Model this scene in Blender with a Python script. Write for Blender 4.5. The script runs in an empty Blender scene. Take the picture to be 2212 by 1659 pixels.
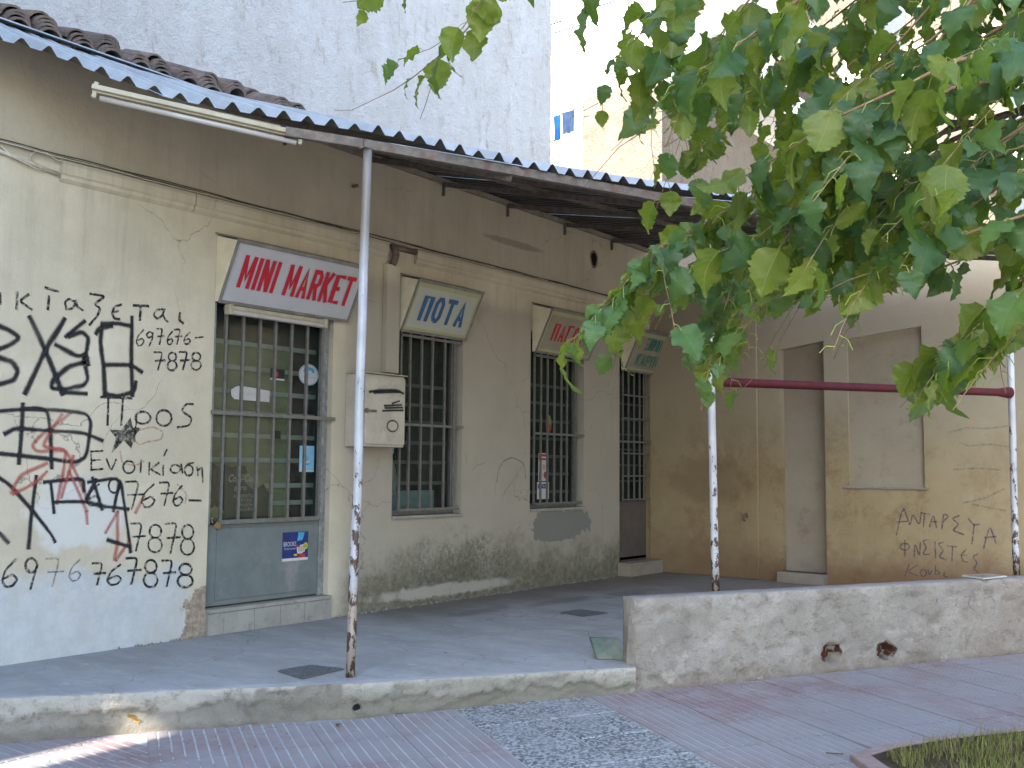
import bpy, math, random
from mathutils import Vector, Matrix, noise
R = math.radians
random.seed(7)
scene = bpy.context.scene
COL = scene.collection

# ------------------------------------------------------------------ camera, sky, sun, exposure
# place frame: u runs along the shop front, w out of it towards the street, z up from the porch floor
F, CX, CY = 2200.0, 1106.0, 829.5
PITCH, ROLL, YAW = math.atan(181 / 2200.0), R(0.5), R(38.097)
EYE = (-4.051, 5.98, 1.16)
def _basis():
    fw = Vector((0, math.cos(PITCH), math.sin(PITCH))); up0 = Vector((0, -math.sin(PITCH), math.cos(PITCH))); r0 = Vector((1, 0, 0))
    up = up0 * math.cos(ROLL) - r0 * math.sin(ROLL); rt = r0 * math.cos(ROLL) + up0 * math.sin(ROLL)
    d = Vector((math.sin(YAW), math.cos(YAW), 0)); n = Vector((d.y, -d.x, 0))
    c = lambda v: Vector((v.dot(d), -v.dot(n), v.z))
    return c(fw), c(rt), c(up)
FW, RT, UP = _basis()
def P(u, w, z): return Vector((u, -w, z))
CAMP = P(*EYE)
cam = bpy.data.objects.new('camera', bpy.data.cameras.new('camera')); COL.objects.link(cam)
cam.matrix_world = Matrix(((RT.x, UP.x, -FW.x, CAMP.x), (RT.y, UP.y, -FW.y, CAMP.y), (RT.z, UP.z, -FW.z, CAMP.z), (0, 0, 0, 1)))
cam.data.sensor_width = 36; cam.data.lens = F / 2212 * 36; cam.data.clip_start = 0.05; cam.data.clip_end = 500
scene.camera = cam

SUN_EL, SUN_AZ = R(40), math.atan2(0.045, -1.0)      # towards the sun: -u and a little behind the shop
sun_dir = Vector((math.cos(SUN_EL) * math.cos(SUN_AZ), math.cos(SUN_EL) * math.sin(SUN_AZ), math.sin(SUN_EL)))
world = bpy.data.worlds.new('World'); scene.world = world; world.use_nodes = True
wn = world.node_tree.nodes; wl = world.node_tree.links
sky = wn.new('ShaderNodeTexSky'); sky.sky_type = 'NISHITA'; sky.sun_disc = False
sky.sun_elevation = SUN_EL; sky.sun_rotation = math.atan2(sun_dir.x, sun_dir.y); sky.air_density = 1.0; sky.dust_density = 1.5; sky.ozone_density = 1.0
wn['Background'].inputs[1].default_value = 0.15
wl.new(sky.outputs[0], wn['Background'].inputs[0])
sl = bpy.data.lights.new('sun', 'SUN'); sl.energy = 3.4; sl.angle = R(0.5); sl.color = (1, 0.93, 0.82)
so = bpy.data.objects.new('sun', sl); COL.objects.link(so); so.rotation_euler = (-sun_dir).to_track_quat('-Z', 'Y').to_euler()
scene.view_settings.view_transform = 'Standard'; scene.view_settings.look = 'None'
scene.view_settings.exposure = 2.8; scene.view_settings.gamma = 1; scene.view_settings.use_curve_mapping = False

# ------------------------------------------------------------------ measuring helpers (photograph 2212 px wide -> places in the scene)
def ray(x, y): return FW * F + RT * (x - CX) + UP * (CY - y)
def at(x, y, depth): return CAMP + ray(x, y) * (depth / F)
def onw(x, y, w=0.0):
    v = ray(x, y); return CAMP + v * ((-w - CAMP.y) / v.y)
def onu(x, y, u):
    v = ray(x, y); return CAMP + v * ((u - CAMP.x) / v.x)
def onz(x, y, z):
    v = ray(x, y); return CAMP + v * ((z - CAMP.z) / v.z)
def onv(x, y, a, b):
    A = P(a[0], a[1], 0); B = P(b[0], b[1], 0); n = Vector((B.y - A.y, A.x - B.x, 0)); v = ray(x, y)
    return CAMP + v * ((A - CAMP).dot(n) / v.dot(n))

# ------------------------------------------------------------------ materials
class NT:
    def __init__(s, name, rough=0.85, spec=0.3, metal=0.0):
        s.m = bpy.data.materials.new(name); s.m.use_nodes = True; s.t = s.m.node_tree; s.b = s.t.nodes['Principled BSDF']
        s.b.inputs['Roughness'].default_value = rough; s.b.inputs['Specular IOR Level'].default_value = spec; s.b.inputs['Metallic'].default_value = metal
        s.geo = None; s.uvn = None
    def n(s, t, **k):
        q = s.t.nodes.new(t)
        for a, v in k.items(): setattr(q, a, v)
        return q
    def l(s, a, b): s.t.links.new(a, b)
    def pos(s):
        if not s.geo: s.geo = s.n('ShaderNodeNewGeometry')
        return s.geo.outputs['Position']
    def uv(s):
        if not s.uvn: s.uvn = s.n('ShaderNodeUVMap')
        return s.uvn.outputs[0]
    def scaled(s, src, sc):
        m = s.n('ShaderNodeVectorMath', operation='MULTIPLY'); s.l(src, m.inputs[0]); m.inputs[1].default_value = sc; return m.outputs[0]
    def noise(s, scale, detail=5, rough=0.6, stretch=None, dist=0.0, off=None, src=None):
        q = s.n('ShaderNodeTexNoise'); q.inputs['Scale'].default_value = scale; q.inputs['Detail'].default_value = detail
        q.inputs['Roughness'].default_value = rough; q.inputs['Distortion'].default_value = dist
        v = src or s.pos()
        if stretch: v = s.scaled(v, stretch)
        if off:
            a = s.n('ShaderNodeVectorMath', operation='ADD'); s.l(v, a.inputs[0]); a.inputs[1].default_value = off; v = a.outputs[0]
        s.l(v, q.inputs['Vector']); return q.outputs['Fac']
    def ramp(s, fac, a, b, va=0.0, vb=1.0):
        q = s.n('ShaderNodeMapRange', interpolation_type='SMOOTHSTEP'); s.l(fac, q.inputs[0])
        for i, v in zip((1, 2, 3, 4), (a, b, va, vb)): q.inputs[i].default_value = v
        return q.outputs[0]
    def math(s, op, a, b=None, clamp=False):
        q = s.n('ShaderNodeMath', operation=op, use_clamp=clamp)
        for i, v in enumerate((a, b)):
            if v is None: continue
            if isinstance(v, (int, float)): q.inputs[i].default_value = v
            else: s.l(v, q.inputs[i])
        return q.outputs[0]
    def mix(s, fac, a, b, mode='MIX'):
        q = s.n('ShaderNodeMix', data_type='RGBA', blend_type=mode)
        for i, v in ((0, fac), (6, a), (7, b)):
            if isinstance(v, (int, float)): q.inputs[i].default_value = v
            elif isinstance(v, (tuple, list)): q.inputs[i].default_value = (*v[:3], 1)
            else: s.l(v, q.inputs[i])
        return q.outputs[2]
    def axis(s, k, src=None):
        q = s.n('ShaderNodeSeparateXYZ'); s.l(src or s.pos(), q.inputs[0]); return q.outputs[k]
    def blob(s, c, r, nz=0.5, scale=6, edge=0.15, axes=(0, 2)):
        a = s.math('DIVIDE', s.math('SUBTRACT', s.axis(axes[0]), c[0]), r[0]); b = s.math('DIVIDE', s.math('SUBTRACT', s.axis(axes[1]), c[1]), r[1])
        d = s.math('SQRT', s.math('ADD', s.math('MULTIPLY', a, a), s.math('MULTIPLY', b, b)))
        d = s.math('ADD', d, s.math('MULTIPLY', s.math('SUBTRACT', s.noise(scale, 6, 0.65), 0.5), nz * 2))
        return s.ramp(d, 1 - edge, 1 + edge, 1, 0)
    def color(s, c):
        if isinstance(c, tuple): s.b.inputs['Base Color'].default_value = (*c[:3], 1)
        else: s.l(c, s.b.inputs['Base Color'])
    def bump(s, h, strength=0.4, dist=0.01):
        q = s.n('ShaderNodeBump'); q.inputs['Strength'].default_value = strength; q.inputs['Distance'].default_value = dist
        s.l(h, q.inputs['Height']); s.l(q.outputs[0], s.b.inputs['Normal'])
M = {}
def plain(name, c, rough=0.6, spec=0.3, metal=0, var=0.18, scale=14, dirt=None, dirt_amt=0.35, bump=0.0):
    t = NT(name, rough, spec, metal)
    dk = tuple(v * (1 - var) for v in c); lt = tuple(min(1, v * (1 + var)) for v in c)
    col = t.mix(t.ramp(t.noise(scale, 6, 0.7), 0.3, 0.7), dk, lt)
    if dirt: col = t.mix(t.ramp(t.noise(scale * 0.45, 8, 0.75, off=(5, 3, 1)), 0.62 - dirt_amt * 0.3, 0.75, 0, 0.9), col, dirt)
    t.color(col)
    if bump: t.bump(t.noise(scale * 12, 4, 0.6), bump, 0.004)
    M[name] = t.m; return t.m

def m_facade():
    t = NT('facade_plaster', 0.9, 0.2)
    c = t.mix(t.ramp(t.noise(1.1, 6, 0.65), 0.35, 0.7), (0.46, 0.40, 0.285), (0.59, 0.52, 0.385))
    c = t.mix(t.ramp(t.noise(5.0, 7, 0.7, stretch=(1, 1, 0.3), off=(3, 0, 0)), 0.5, 0.8, 0, 0.5), c, (0.36, 0.32, 0.235))
    # rain streaks below the string course
    st = t.math('MULTIPLY', t.ramp(t.math('ADD', t.math('MULTIPLY', t.noise(7, 6, 0.7, stretch=(1.6, 1.6, 0.10)), .6), t.math('MULTIPLY', t.noise(1.7, 4, 0.6, off=(2, 0, 1)), .4)), 0.47, 0.66), t.ramp(t.axis(2), 1.6, 3.0, 0.0, 0.42))
    c = t.mix(st, c, (0.27, 0.235, 0.17))
    # porch shade painted in: browner above the string course, greyer on the right piers
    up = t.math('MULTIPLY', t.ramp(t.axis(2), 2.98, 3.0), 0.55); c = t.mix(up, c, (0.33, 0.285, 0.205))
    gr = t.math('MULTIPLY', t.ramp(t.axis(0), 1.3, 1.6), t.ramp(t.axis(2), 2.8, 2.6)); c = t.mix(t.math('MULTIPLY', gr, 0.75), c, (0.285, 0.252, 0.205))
    # whitewash / cement dust on the left foot of the wall
    lz = t.math('ADD', t.axis(2), t.math('MULTIPLY', t.math('SUBTRACT', t.noise(3.2, 6, 0.65), 0.5), 0.55))
    ww = t.math('MULTIPLY', t.ramp(lz, 0.52, 0.42), t.ramp(t.axis(0), 0.12, 0.02)); c = t.mix(t.math('MULTIPLY', ww, t.ramp(t.noise(2.6, 8, .75, off=(6, 1, 0)), .3, .55, .5, .95)), c, t.mix(t.ramp(t.noise(7, 8, .8), .35, .7), (0.42, 0.425, 0.41), (0.51, 0.515, 0.50)))
    c = t.mix(t.math('MULTIPLY', ww, t.ramp(t.noise(18, 6, .8), .62, .7, 0, .5)), c, (0.30, 0.27, 0.22))
    c = t.mix(t.math('MULTIPLY', t.blob((-0.72, 0.86), (0.3, 0.22), 0.7, 5), 0.85), c, (0.55, 0.54, 0.49))
    # bare render at the wall corner beside the door
    c = t.mix(t.blob((0.17, 0.10), (0.13, 0.26), 1.3, 7, 0.06), c, t.mix(t.ramp(t.noise(22, 7, .8), .35, .65), (0.20, 0.15, 0.10), (0.38, 0.31, 0.23)))
    c = t.mix(t.blob((-1.33, 0.98), (0.1, 0.05), 0.4, 9, 0.08), c, (0.30, 0.24, 0.18))
    # mould along the foot of the right part
    mo = t.math('MULTIPLY', t.ramp(t.math('ADD', t.axis(2), t.math('MULTIPLY', t.math('SUBTRACT', t.noise(2.6, 8, 0.72), 0.5), 1.1)), 0.55, 0.1), t.ramp(t.axis(0), 1.25, 1.7))
    c = t.mix(t.math('MULTIPLY', mo, t.ramp(t.noise(16, 7, 0.75), 0.25, 0.65, 0.35, 0.95)), c, (0.115, 0.105, 0.065))
    c = t.mix(t.math('MULTIPLY', t.math('MULTIPLY', t.blob((2.9, 0.28), (0.7, 0.25), 1.6, 5, 0.5), t.ramp(t.noise(26, 8, .8), .38, .6)), 0.8), c, (0.10, 0.098, 0.066))
    c = t.mix(t.math('MULTIPLY', t.blob((2.7, 0.1), (0.9, 0.05), 0.9, 9, 0.3), 0.8), c, (0.40, 0.37, 0.30))
    # cement repair below the second window
    cp = t.math('MULTIPLY', t.blob((4.35, 0.60), (0.5, 0.17), 0.9, 3.2, 0.04), t.ramp(t.noise(12, 6, .7), .2, .32, .6, 1)); c = t.mix(cp, c, (0.185, 0.18, 0.15))
    c = t.mix(t.math('MULTIPLY', t.ramp(t.noise(70, 3, 0.6), 0.70, 0.76), 0.5), c, (0.2, 0.16, 0.11))
    # patch of old stain below the canopy wall line
    c = t.mix(t.math('MULTIPLY', t.blob((3.6, 3.32), (0.45, 0.035), 0.4, 8, 0.2), 0.55), c, (0.16, 0.14, 0.10))
    # hairline cracks
    vv = t.n('ShaderNodeTexVoronoi', feature='DISTANCE_TO_EDGE'); vv.inputs['Scale'].default_value = 0.9
    a = t.n('ShaderNodeVectorMath', operation='ADD'); nz = t.n('ShaderNodeTexNoise'); nz.inputs['Scale'].default_value = 3; nz.inputs['Detail'].default_value = 8
    t.l(t.pos(), nz.inputs['Vector']); sc = t.scaled(nz.outputs['Color'], (0.35, 0.35, 0.35)); t.l(t.pos(), a.inputs[0]); t.l(sc, a.inputs[1]); t.l(a.outputs[0], vv.inputs['Vector'])
    cr = t.math('MULTIPLY', t.ramp(vv.outputs['Distance'], 0.0, 0.0035, 1, 0), t.ramp(t.noise(0.8, 3, 0.5, off=(9, 0, 0)), 0.5, 0.56)); c = t.mix(t.math('MULTIPLY', cr, 0.7), c, (0.14, 0.11, 0.08))
    t.color(c)
    h = t.math('ADD', t.noise(120, 4, 0.6), t.math('MULTIPLY', t.noise(7, 7, 0.7), 4.5)); h = t.math('SUBTRACT', h, t.math('MULTIPLY', mo, 1.5)); h = t.math('ADD', h, t.math('MULTIPLY', cp, 1.0))
    t.bump(h, 0.35, 0.006); M['facade'] = t.m
m_facade()

def m_yellow():
    t = NT('ochre_plaster', 0.92, 0.15)
    c = t.mix(t.ramp(t.noise(1.3, 6, 0.65), 0.3, 0.7), (0.31, 0.235, 0.125), (0.38, 0.295, 0.165))
    c = t.mix(t.ramp(t.noise(3.2, 8, 0.75), 0.47, 0.66, 0, 0.75), c, (0.24, 0.155, 0.075))
    c = t.mix(t.ramp(t.noise(8, 8, 0.8, stretch=(1, 1, .5), off=(7, 2, 2)), 0.54, 0.68, 0, 0.5), c, (0.46, 0.39, 0.27))
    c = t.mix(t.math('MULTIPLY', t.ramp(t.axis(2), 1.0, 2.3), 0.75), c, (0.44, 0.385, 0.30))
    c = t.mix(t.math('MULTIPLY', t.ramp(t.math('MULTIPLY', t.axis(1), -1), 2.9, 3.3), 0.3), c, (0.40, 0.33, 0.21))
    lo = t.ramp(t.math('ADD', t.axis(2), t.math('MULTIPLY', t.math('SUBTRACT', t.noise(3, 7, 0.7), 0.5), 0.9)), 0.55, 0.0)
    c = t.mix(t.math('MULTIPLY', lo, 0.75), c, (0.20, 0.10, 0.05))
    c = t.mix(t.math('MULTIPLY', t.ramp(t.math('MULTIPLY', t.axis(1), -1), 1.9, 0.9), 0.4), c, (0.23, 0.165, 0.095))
    c = t.mix(t.math('MULTIPLY', t.blob((-0.75, 1.05), (0.5, 0.25), 0.9, 6, 0.3, axes=(1, 2)), 0.45), c, (0.16, 0.115, 0.06))
    c = t.mix(t.math('MULTIPLY', t.ramp(t.noise(60, 3, 0.6), 0.68, 0.76), 0.4), c, (0.15, 0.11, 0.07))
    t.color(c); t.bump(t.math('ADD', t.noise(110, 4, 0.6), t.math('MULTIPLY', t.noise(7, 6, 0.65), 3)), 0.3, 0.006); M['yellow'] = t.m
m_yellow()

def rough_mat(key, name, c1, c2, c3, sc=1.0, bump=0.6, dist=0.012, extra=None, stretch=(1, 1, 1), rough=0.93):
    t = NT(name, rough, 0.18)
    c = t.mix(t.ramp(t.noise(2.2 * sc, 8, 0.7, stretch=stretch), 0.35, 0.68), c1, c2)
    c = t.mix(t.ramp(t.noise(9 * sc, 8, 0.75, stretch=stretch, off=(4, 1, 2)), 0.52, 0.72, 0, 0.85), c, c3)
    if extra: c = extra(t, c)
    t.color(c)
    t.bump(t.math('ADD', t.noise(60 * sc, 5, 0.7), t.math('MULTIPLY', t.noise(10 * sc, 7, 0.7), 2.2)), bump, dist); M[key] = t.m
def ex_floor(t, c):
    # darker along the shop wall and towards the right end
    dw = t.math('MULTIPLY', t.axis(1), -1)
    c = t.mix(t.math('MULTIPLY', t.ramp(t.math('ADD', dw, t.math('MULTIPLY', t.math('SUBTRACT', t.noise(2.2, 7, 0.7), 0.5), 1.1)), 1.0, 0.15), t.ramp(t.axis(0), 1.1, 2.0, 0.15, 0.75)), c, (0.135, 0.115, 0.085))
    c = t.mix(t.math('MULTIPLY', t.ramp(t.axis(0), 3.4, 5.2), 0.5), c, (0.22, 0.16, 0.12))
    for bc, br in (((3.3, -0.75), (0.45, 0.10)), ((2.35, -0.62), (0.35, 0.10)), ((4.2, -0.9), (0.4, 0.12))):
        c = t.mix(t.math('MULTIPLY', t.blob(bc, br, 1.2, 5, 0.6, axes=(0, 1)), 0.45), c, (0.10, 0.10, 0.085))
    vv = t.n('ShaderNodeTexVoronoi', feature='DISTANCE_TO_EDGE'); vv.inputs['Scale'].default_value = 0.7
    nz = t.n('ShaderNodeTexNoise'); nz.inputs['Scale'].default_value = 2.5; nz.inputs['Detail'].default_value = 9; t.l(t.pos(), nz.inputs['Vector']); a = t.n('ShaderNodeVectorMath', operation='ADD'); t.l(t.pos(), a.inputs[0]); t.l(t.scaled(nz.outputs['Color'], (0.5, 0.5, 0.5)), a.inputs[1]); t.l(a.outputs[0], vv.inputs['Vector'])
    c = t.mix(t.math('MULTIPLY', t.ramp(vv.outputs['Distance'], 0.0, 0.004, 1, 0), 0.55), c, (0.13, 0.12, 0.11))
    c = t.mix(t.ramp(t.noise(4.5, 9, 0.8, stretch=(1, .6, 1), off=(11, 2, 0)), 0.56, 0.7, 0, 0.5), c, (0.21, 0.20, 0.185))
    c = t.mix(t.ramp(t.noise(11, 9, 0.8, stretch=(.6, 1, 1), off=(1, 12, 0)), 0.56, 0.66, 0, 0.5), c, (0.36, 0.36, 0.355))
    return t.mix(t.math('MULTIPLY', t.ramp(t.noise(30, 3, 0.6), 0.68, 0.76), 0.35), c, (0.16, 0.15, 0.14))
rough_mat('floor', 'porch_cement', (0.245, 0.255, 0.255), (0.325, 0.335, 0.335), (0.38, 0.39, 0.39), 1.0, 0.5, 0.006, ex_floor, (1, .5, 1))
def ex_kerb(t, c):
    at = t.n('ShaderNodeAttribute'); at.attribute_name = 'coat'
    c = t.mix(t.math('MULTIPLY', at.outputs['Fac'], t.ramp(t.noise(5, 6, .7), .25, .55, .45, .9)), c, (0.39, 0.365, 0.305))
    c = t.mix(t.math('MULTIPLY', t.ramp(t.noise(13, 8, .8, off=(3, 3, 0)), .5, .64), .6), c, (0.13, 0.115, 0.09))
    c = t.mix(t.ramp(t.math('ADD', t.axis(2), t.math('MULTIPLY', t.noise(9, 6, .7), .08)), -.105, -.15, 0, .6), c, (0.15, 0.125, 0.095))
    c = t.mix(t.math('MULTIPLY', t.blob((0.35, -0.11), (0.85, 0.10), 0.8, 6, 0.3), 0.5), c, (0.155, 0.145, 0.105))
    return t.mix(t.math('MULTIPLY', t.blob((-0.62, -0.12), (0.22, 0.06), 0.5, 6, 0.3), 0.5), c, (0.16, 0.15, 0.12))
rough_mat('kerb', 'kerb_render', (0.22, 0.20, 0.16), (0.285, 0.26, 0.215), (0.155, 0.14, 0.11), 1.3, 0.6, 0.01, ex_kerb)
def ex_low(t, c):
    c = t.mix(t.math('MULTIPLY', t.ramp(t.math('ADD', t.axis(2), t.math('MULTIPLY', t.math('SUBTRACT', t.noise(3.5, 7, 0.72), 0.5), 0.55)), 0.0, -0.17), 0.6), c, (0.17, 0.13, 0.09))
    c = t.mix(t.math('MULTIPLY', t.ramp(t.noise(6, 8, 0.75, stretch=(1, 1, 2.2), off=(2, 7, 4)), 0.56, 0.64), 0.5), c, (0.18, 0.135, 0.095))
    c = t.mix(t.math('MULTIPLY', t.ramp(t.noise(7, 6, 0.7, off=(8, 8, 4)), 0.60, 0.66), 0.6), c, (0.46, 0.42, 0.36))
    c = t.mix(t.math('MULTIPLY', t.ramp(t.axis(0), 3.0, 4.2), 0.3), c, (0.21, 0.155, 0.10))
    for hc in ((2.56, -.025), (3.0, -.045)): c = t.mix(t.blob(hc, (.078, .062), .7, 12, .12), c, (0.075, 0.03, 0.02))
    top = t.math('MULTIPLY', t.ramp(t.axis(2, t.geo.outputs['Normal']), 0.6, 0.9), 0.75)
    return t.mix(top, c, (0.25, 0.25, 0.245))
rough_mat('lowwall', 'old_plaster', (0.28, 0.255, 0.215), (0.40, 0.37, 0.32), (0.20, 0.165, 0.125), 1.2, 0.85, 0.014, ex_low)
rough_mat('roughcast', 'white_roughcast', (0.82, 0.80, 0.75), (0.93, 0.92, 0.89), (0.58, 0.51, 0.43), 0.9, 1.0, 0.08, None, (1, 1, 0.4))
rough_mat('beige_cast', 'beige_roughcast', (0.22, 0.18, 0.135), (0.27, 0.225, 0.175), (0.13, 0.10, 0.072), 0.35, 1.0, 0.08, None, (1, 1, 0.7))
rough_mat('white_wall', 'white_painted_wall', (0.72, 0.71, 0.67), (0.80, 0.79, 0.76), (0.66, 0.64, 0.60), 0.4, 0.3, 0.01)
rough_mat('mortar', 'pavement_mortar', (0.27, 0.275, 0.28), (0.34, 0.345, 0.35), (0.21, 0.21, 0.21), 1.2, 0.5, 0.006)
rough_mat('groove_dust', 'groove_dust', (0.30, 0.305, 0.31), (0.38, 0.385, 0.39), (0.2, 0.195, 0.2), 1.5, 0.3, 0.003)
rough_mat('stepmat', 'step_marble', (0.25, 0.235, 0.20), (0.32, 0.30, 0.26), (0.18, 0.16, 0.13), 1.4, 0.3, 0.004)
rough_mat('soil', 'dry_soil', (0.06, 0.042, 0.025), (0.10, 0.075, 0.045), (0.05, 0.045, 0.02), 3, 0.9, 0.02)
rough_mat('niche', 'blocked_opening_plaster', (0.27, 0.22, 0.165), (0.33, 0.275, 0.205), (0.23, 0.175, 0.125), 0.5, 0.3, 0.006)
rough_mat('niche_pale', 'blocked_window_plaster', (0.32, 0.265, 0.185), (0.38, 0.32, 0.23), (0.27, 0.21, 0.14), 0.5, 0.3, 0.006)
rough_mat('claytile', 'weathered_clay', (0.10, 0.078, 0.066), (0.19, 0.145, 0.12), (0.045, 0.044, 0.04), 2.5, 0.5, 0.006)

def m_redtile():
    t = NT('red_tile', 0.85, 0.2)
    c = t.mix(t.ramp(t.noise(1.6, 4, 0.6), 0.3, 0.7), (0.20, 0.13, 0.13), (0.235, 0.195, 0.198))
    c = t.mix(t.ramp(t.noise(5, 8, 0.75), 0.46, 0.66, 0, 0.8), c, (0.27, 0.265, 0.262))
    c = t.mix(t.ramp(t.noise(26, 6, 0.8, stretch=(0.7, 1.6, 1)), 0.52, 0.72, 0, 0.6), c, (0.22, 0.115, 0.11))
    c = t.mix(t.ramp(t.noise(0.9, 5, 0.6, off=(3.1, 0.4, 0)), 0.40, 0.58, 0, 0.85), c, (0.235, 0.235, 0.242))
    oi = t.n('ShaderNodeObjectInfo'); c = t.mix(t.math('MULTIPLY', oi.outputs['Random'], 0.3), c, (0.26, 0.245, 0.242))
    t.color(c); t.bump(t.noise(90, 5, 0.7), 0.5, 0.004); M['redtile'] = t.m
    t = NT('grey_pebble_tile', 0.8, 0.25)
    v = t.n('ShaderNodeTexVoronoi'); v.inputs['Scale'].default_value = 75; t.l(t.pos(), v.inputs['Vector'])
    sp = t.n('ShaderNodeSeparateColor'); t.l(v.outputs['Color'], sp.inputs[0])
    c = t.mix(t.ramp(sp.outputs[0], 0.15, 0.9), (0.07, 0.08, 0.082), (0.33, 0.35, 0.355))
    c = t.mix(t.ramp(t.noise(3, 6, 0.7), 0.42, 0.68, 0.1, 0.7), c, (0.27, 0.28, 0.285))
    t.color(c); t.bump(t.math('MULTIPLY', v.outputs['Distance'], -1), 0.8, 0.006); M['greytile'] = t.m
m_redtile()
def m_sheet():
    t = NT('painted_sheet_metal', 0.5, 0.4, 0.25)
    c = t.mix(t.ramp(t.noise(3, 6, 0.7), 0.35, 0.7), (0.26, 0.295, 0.32), (0.36, 0.40, 0.43))
    c = t.mix(t.ramp(t.noise(14, 8, 0.8, off=(1, 5, 2)), 0.62, 0.75, 0, 0.7), c, (0.22, 0.21, 0.20))
    # underside colour darkened to paint in the shade below the canopy
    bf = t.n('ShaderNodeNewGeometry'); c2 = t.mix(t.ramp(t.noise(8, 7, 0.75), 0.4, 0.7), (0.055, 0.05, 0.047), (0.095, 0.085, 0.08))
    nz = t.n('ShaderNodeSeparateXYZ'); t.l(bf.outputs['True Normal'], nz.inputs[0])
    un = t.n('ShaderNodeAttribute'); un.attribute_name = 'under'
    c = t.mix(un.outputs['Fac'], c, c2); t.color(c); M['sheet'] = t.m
m_sheet()
plain('rusty_steel', (0.155, 0.13, 0.105), 0.7, 0.4, 0.3, 0.3, 20, (0.16, 0.06, 0.03), 0.5, 0.3)
plain('grille_steel', (0.165, 0.16, 0.14), 0.55, 0.4, 0.3, 0.2, 20, (0.14, 0.07, 0.045), 0.3, 0.2)
plain('door_paint', (0.145, 0.165, 0.155), 0.55, 0.35, 0.1, 0.12, 5, (0.27, 0.26, 0.235), 0.35)
plain('brown_door_paint', (0.115, 0.09, 0.075), 0.55, 0.35, 0.1, 0.15, 5, (0.15, 0.12, 0.1), 0.35)
plain('door_edge', (0.20, 0.205, 0.19), 0.6, 0.3, 0.1, 0.2, 25, (0.42, 0.42, 0.40), 0.6)
plain('cream_metal', (0.42, 0.375, 0.29), 0.6, 0.3, 0, 0.12, 6, (0.28, 0.22, 0.15), 0.3)
plain('cream_cheek', (0.60, 0.53, 0.38), 0.8, 0.2, 0, 0.1, 6, (0.33, 0.26, 0.17), 0.35)
plain('lamp_plastic', (0.36, 0.32, 0.22), 0.5, 0.4, 0, 0.12, 9, (0.3, 0.2, 0.09), 0.45)
plain('lamp_tube', (0.42, 0.385, 0.34), 0.3, 0.5, 0, 0.08, 9)
plain('sign_white', (0.42, 0.41, 0.42), 0.4, 0.4, 0, 0.05, 4, (0.42, 0.40, 0.38), 0.2)
plain('sign_cream', (0.37, 0.37, 0.30), 0.4, 0.4, 0, 0.06, 4, (0.45, 0.44, 0.3), 0.3)
plain('sign_shaded', (0.26, 0.235, 0.175), 0.4, 0.4, 0, 0.1, 4, (0.2, 0.17, 0.1), 0.4)  # shade on the far signs put into a darker face colour
plain('sign_yellowed', (0.33, 0.32, 0.17), 0.4, 0.4, 0, 0.06, 4)
plain('sign_frame', (0.20, 0.19, 0.165), 0.6, 0.4, 0.3, 0.2, 12, (0.3, 0.28, 0.24), 0.4)
plain('sign_red', (0.42, 0.015, 0.03), 0.5, 0.3, 0, 0.08, 8)
plain('sign_blue', (0.035, 0.10, 0.22), 0.5, 0.3, 0, 0.08, 8)
plain('sign_green', (0.03, 0.17, 0.12), 0.5, 0.3, 0, 0.12, 8)
plain('red_pipe_paint', (0.065, 0.005, 0.009), 0.6, 0.25, 0, 0.3, 12, (0.05, 0.015, 0.02), 0.4)
plain('wood_grey', (0.24, 0.20, 0.15), 0.85, 0.2, 0, 0.25, 14, (0.12, 0.09, 0.06), 0.4, 0.3)
plain('cable_black', (0.06, 0.05, 0.04), 0.7, 0.2, 0, 0.3, 30, (0.2, 0.17, 0.12), 0.4)
plain('cable_white', (0.46, 0.42, 0.33), 0.7, 0.2)
plain('dark', (0.012, 0.012, 0.011), 0.9, 0.1)
plain('interior', (0.05, 0.05, 0.035), 0.9, 0.1, 0, 0.3, 2.5, (0.06, 0.06, 0.045), 0.6)
plain('shutter_slat', (0.32, 0.37, 0.335), 0.7, 0.2, 0, 0.15, 6)
plain('shutter_green', (0.19, 0.22, 0.12), 0.8, 0.15, 0, 0.2, 3, (0.10, 0.11, 0.075), 0.5)
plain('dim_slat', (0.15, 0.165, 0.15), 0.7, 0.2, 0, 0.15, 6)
plain('pale_blue', (0.21, 0.30, 0.31), 0.7, 0.2, 0, 0.1, 5)
plain('paper', (0.52, 0.50, 0.47), 0.8, 0.2, 0, 0.07, 7)
plain('print_blue', (0.06, 0.30, 0.46), 0.5, 0.3); plain('print_sky', (0.24, 0.48, 0.62), 0.5, 0.3, 0, 0.2, 9)
plain('print_navy', (0.02, 0.03, 0.13), 0.5, 0.3); plain('print_red', (0.4, 0.04, 0.03), 0.5, 0.3); plain('print_black', (0.02, 0.02, 0.018), 0.5, 0.3)
plain('print_yellow', (0.5, 0.42, 0.05), 0.5, 0.3); plain('print_teal', (0.015, 0.04, 0.042), 0.5, 0.3, 0, 0.3, 14)
plain('brass', (0.26, 0.17, 0.07), 0.4, 0.5, 0.7); plain('chrome', (0.6, 0.6, 0.6), 0.25, 0.5, 1.0)
plain('green_tile', (0.03, 0.065, 0.045), 0.5, 0.4, 0, 0.25, 7, (0.20, 0.19, 0.15), 0.9)
plain('grate_metal', (0.12, 0.13, 0.135), 0.7, 0.3, 0.2, 0.2, 25, (0.2, 0.2, 0.2), 0.3, 0.3)
plain('dead_leaf', (0.32, 0.20, 0.05), 0.8, 0.2, 0, 0.35, 30); plain('dead_brown', (0.10, 0.06, 0.03), 0.8, 0.2, 0, 0.3, 30)
plain('planter_stone', (0.25, 0.19, 0.175), 0.85, 0.2, 0, 0.15, 12, (0.38, 0.33, 0.3), 0.5, 0.4)
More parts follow.
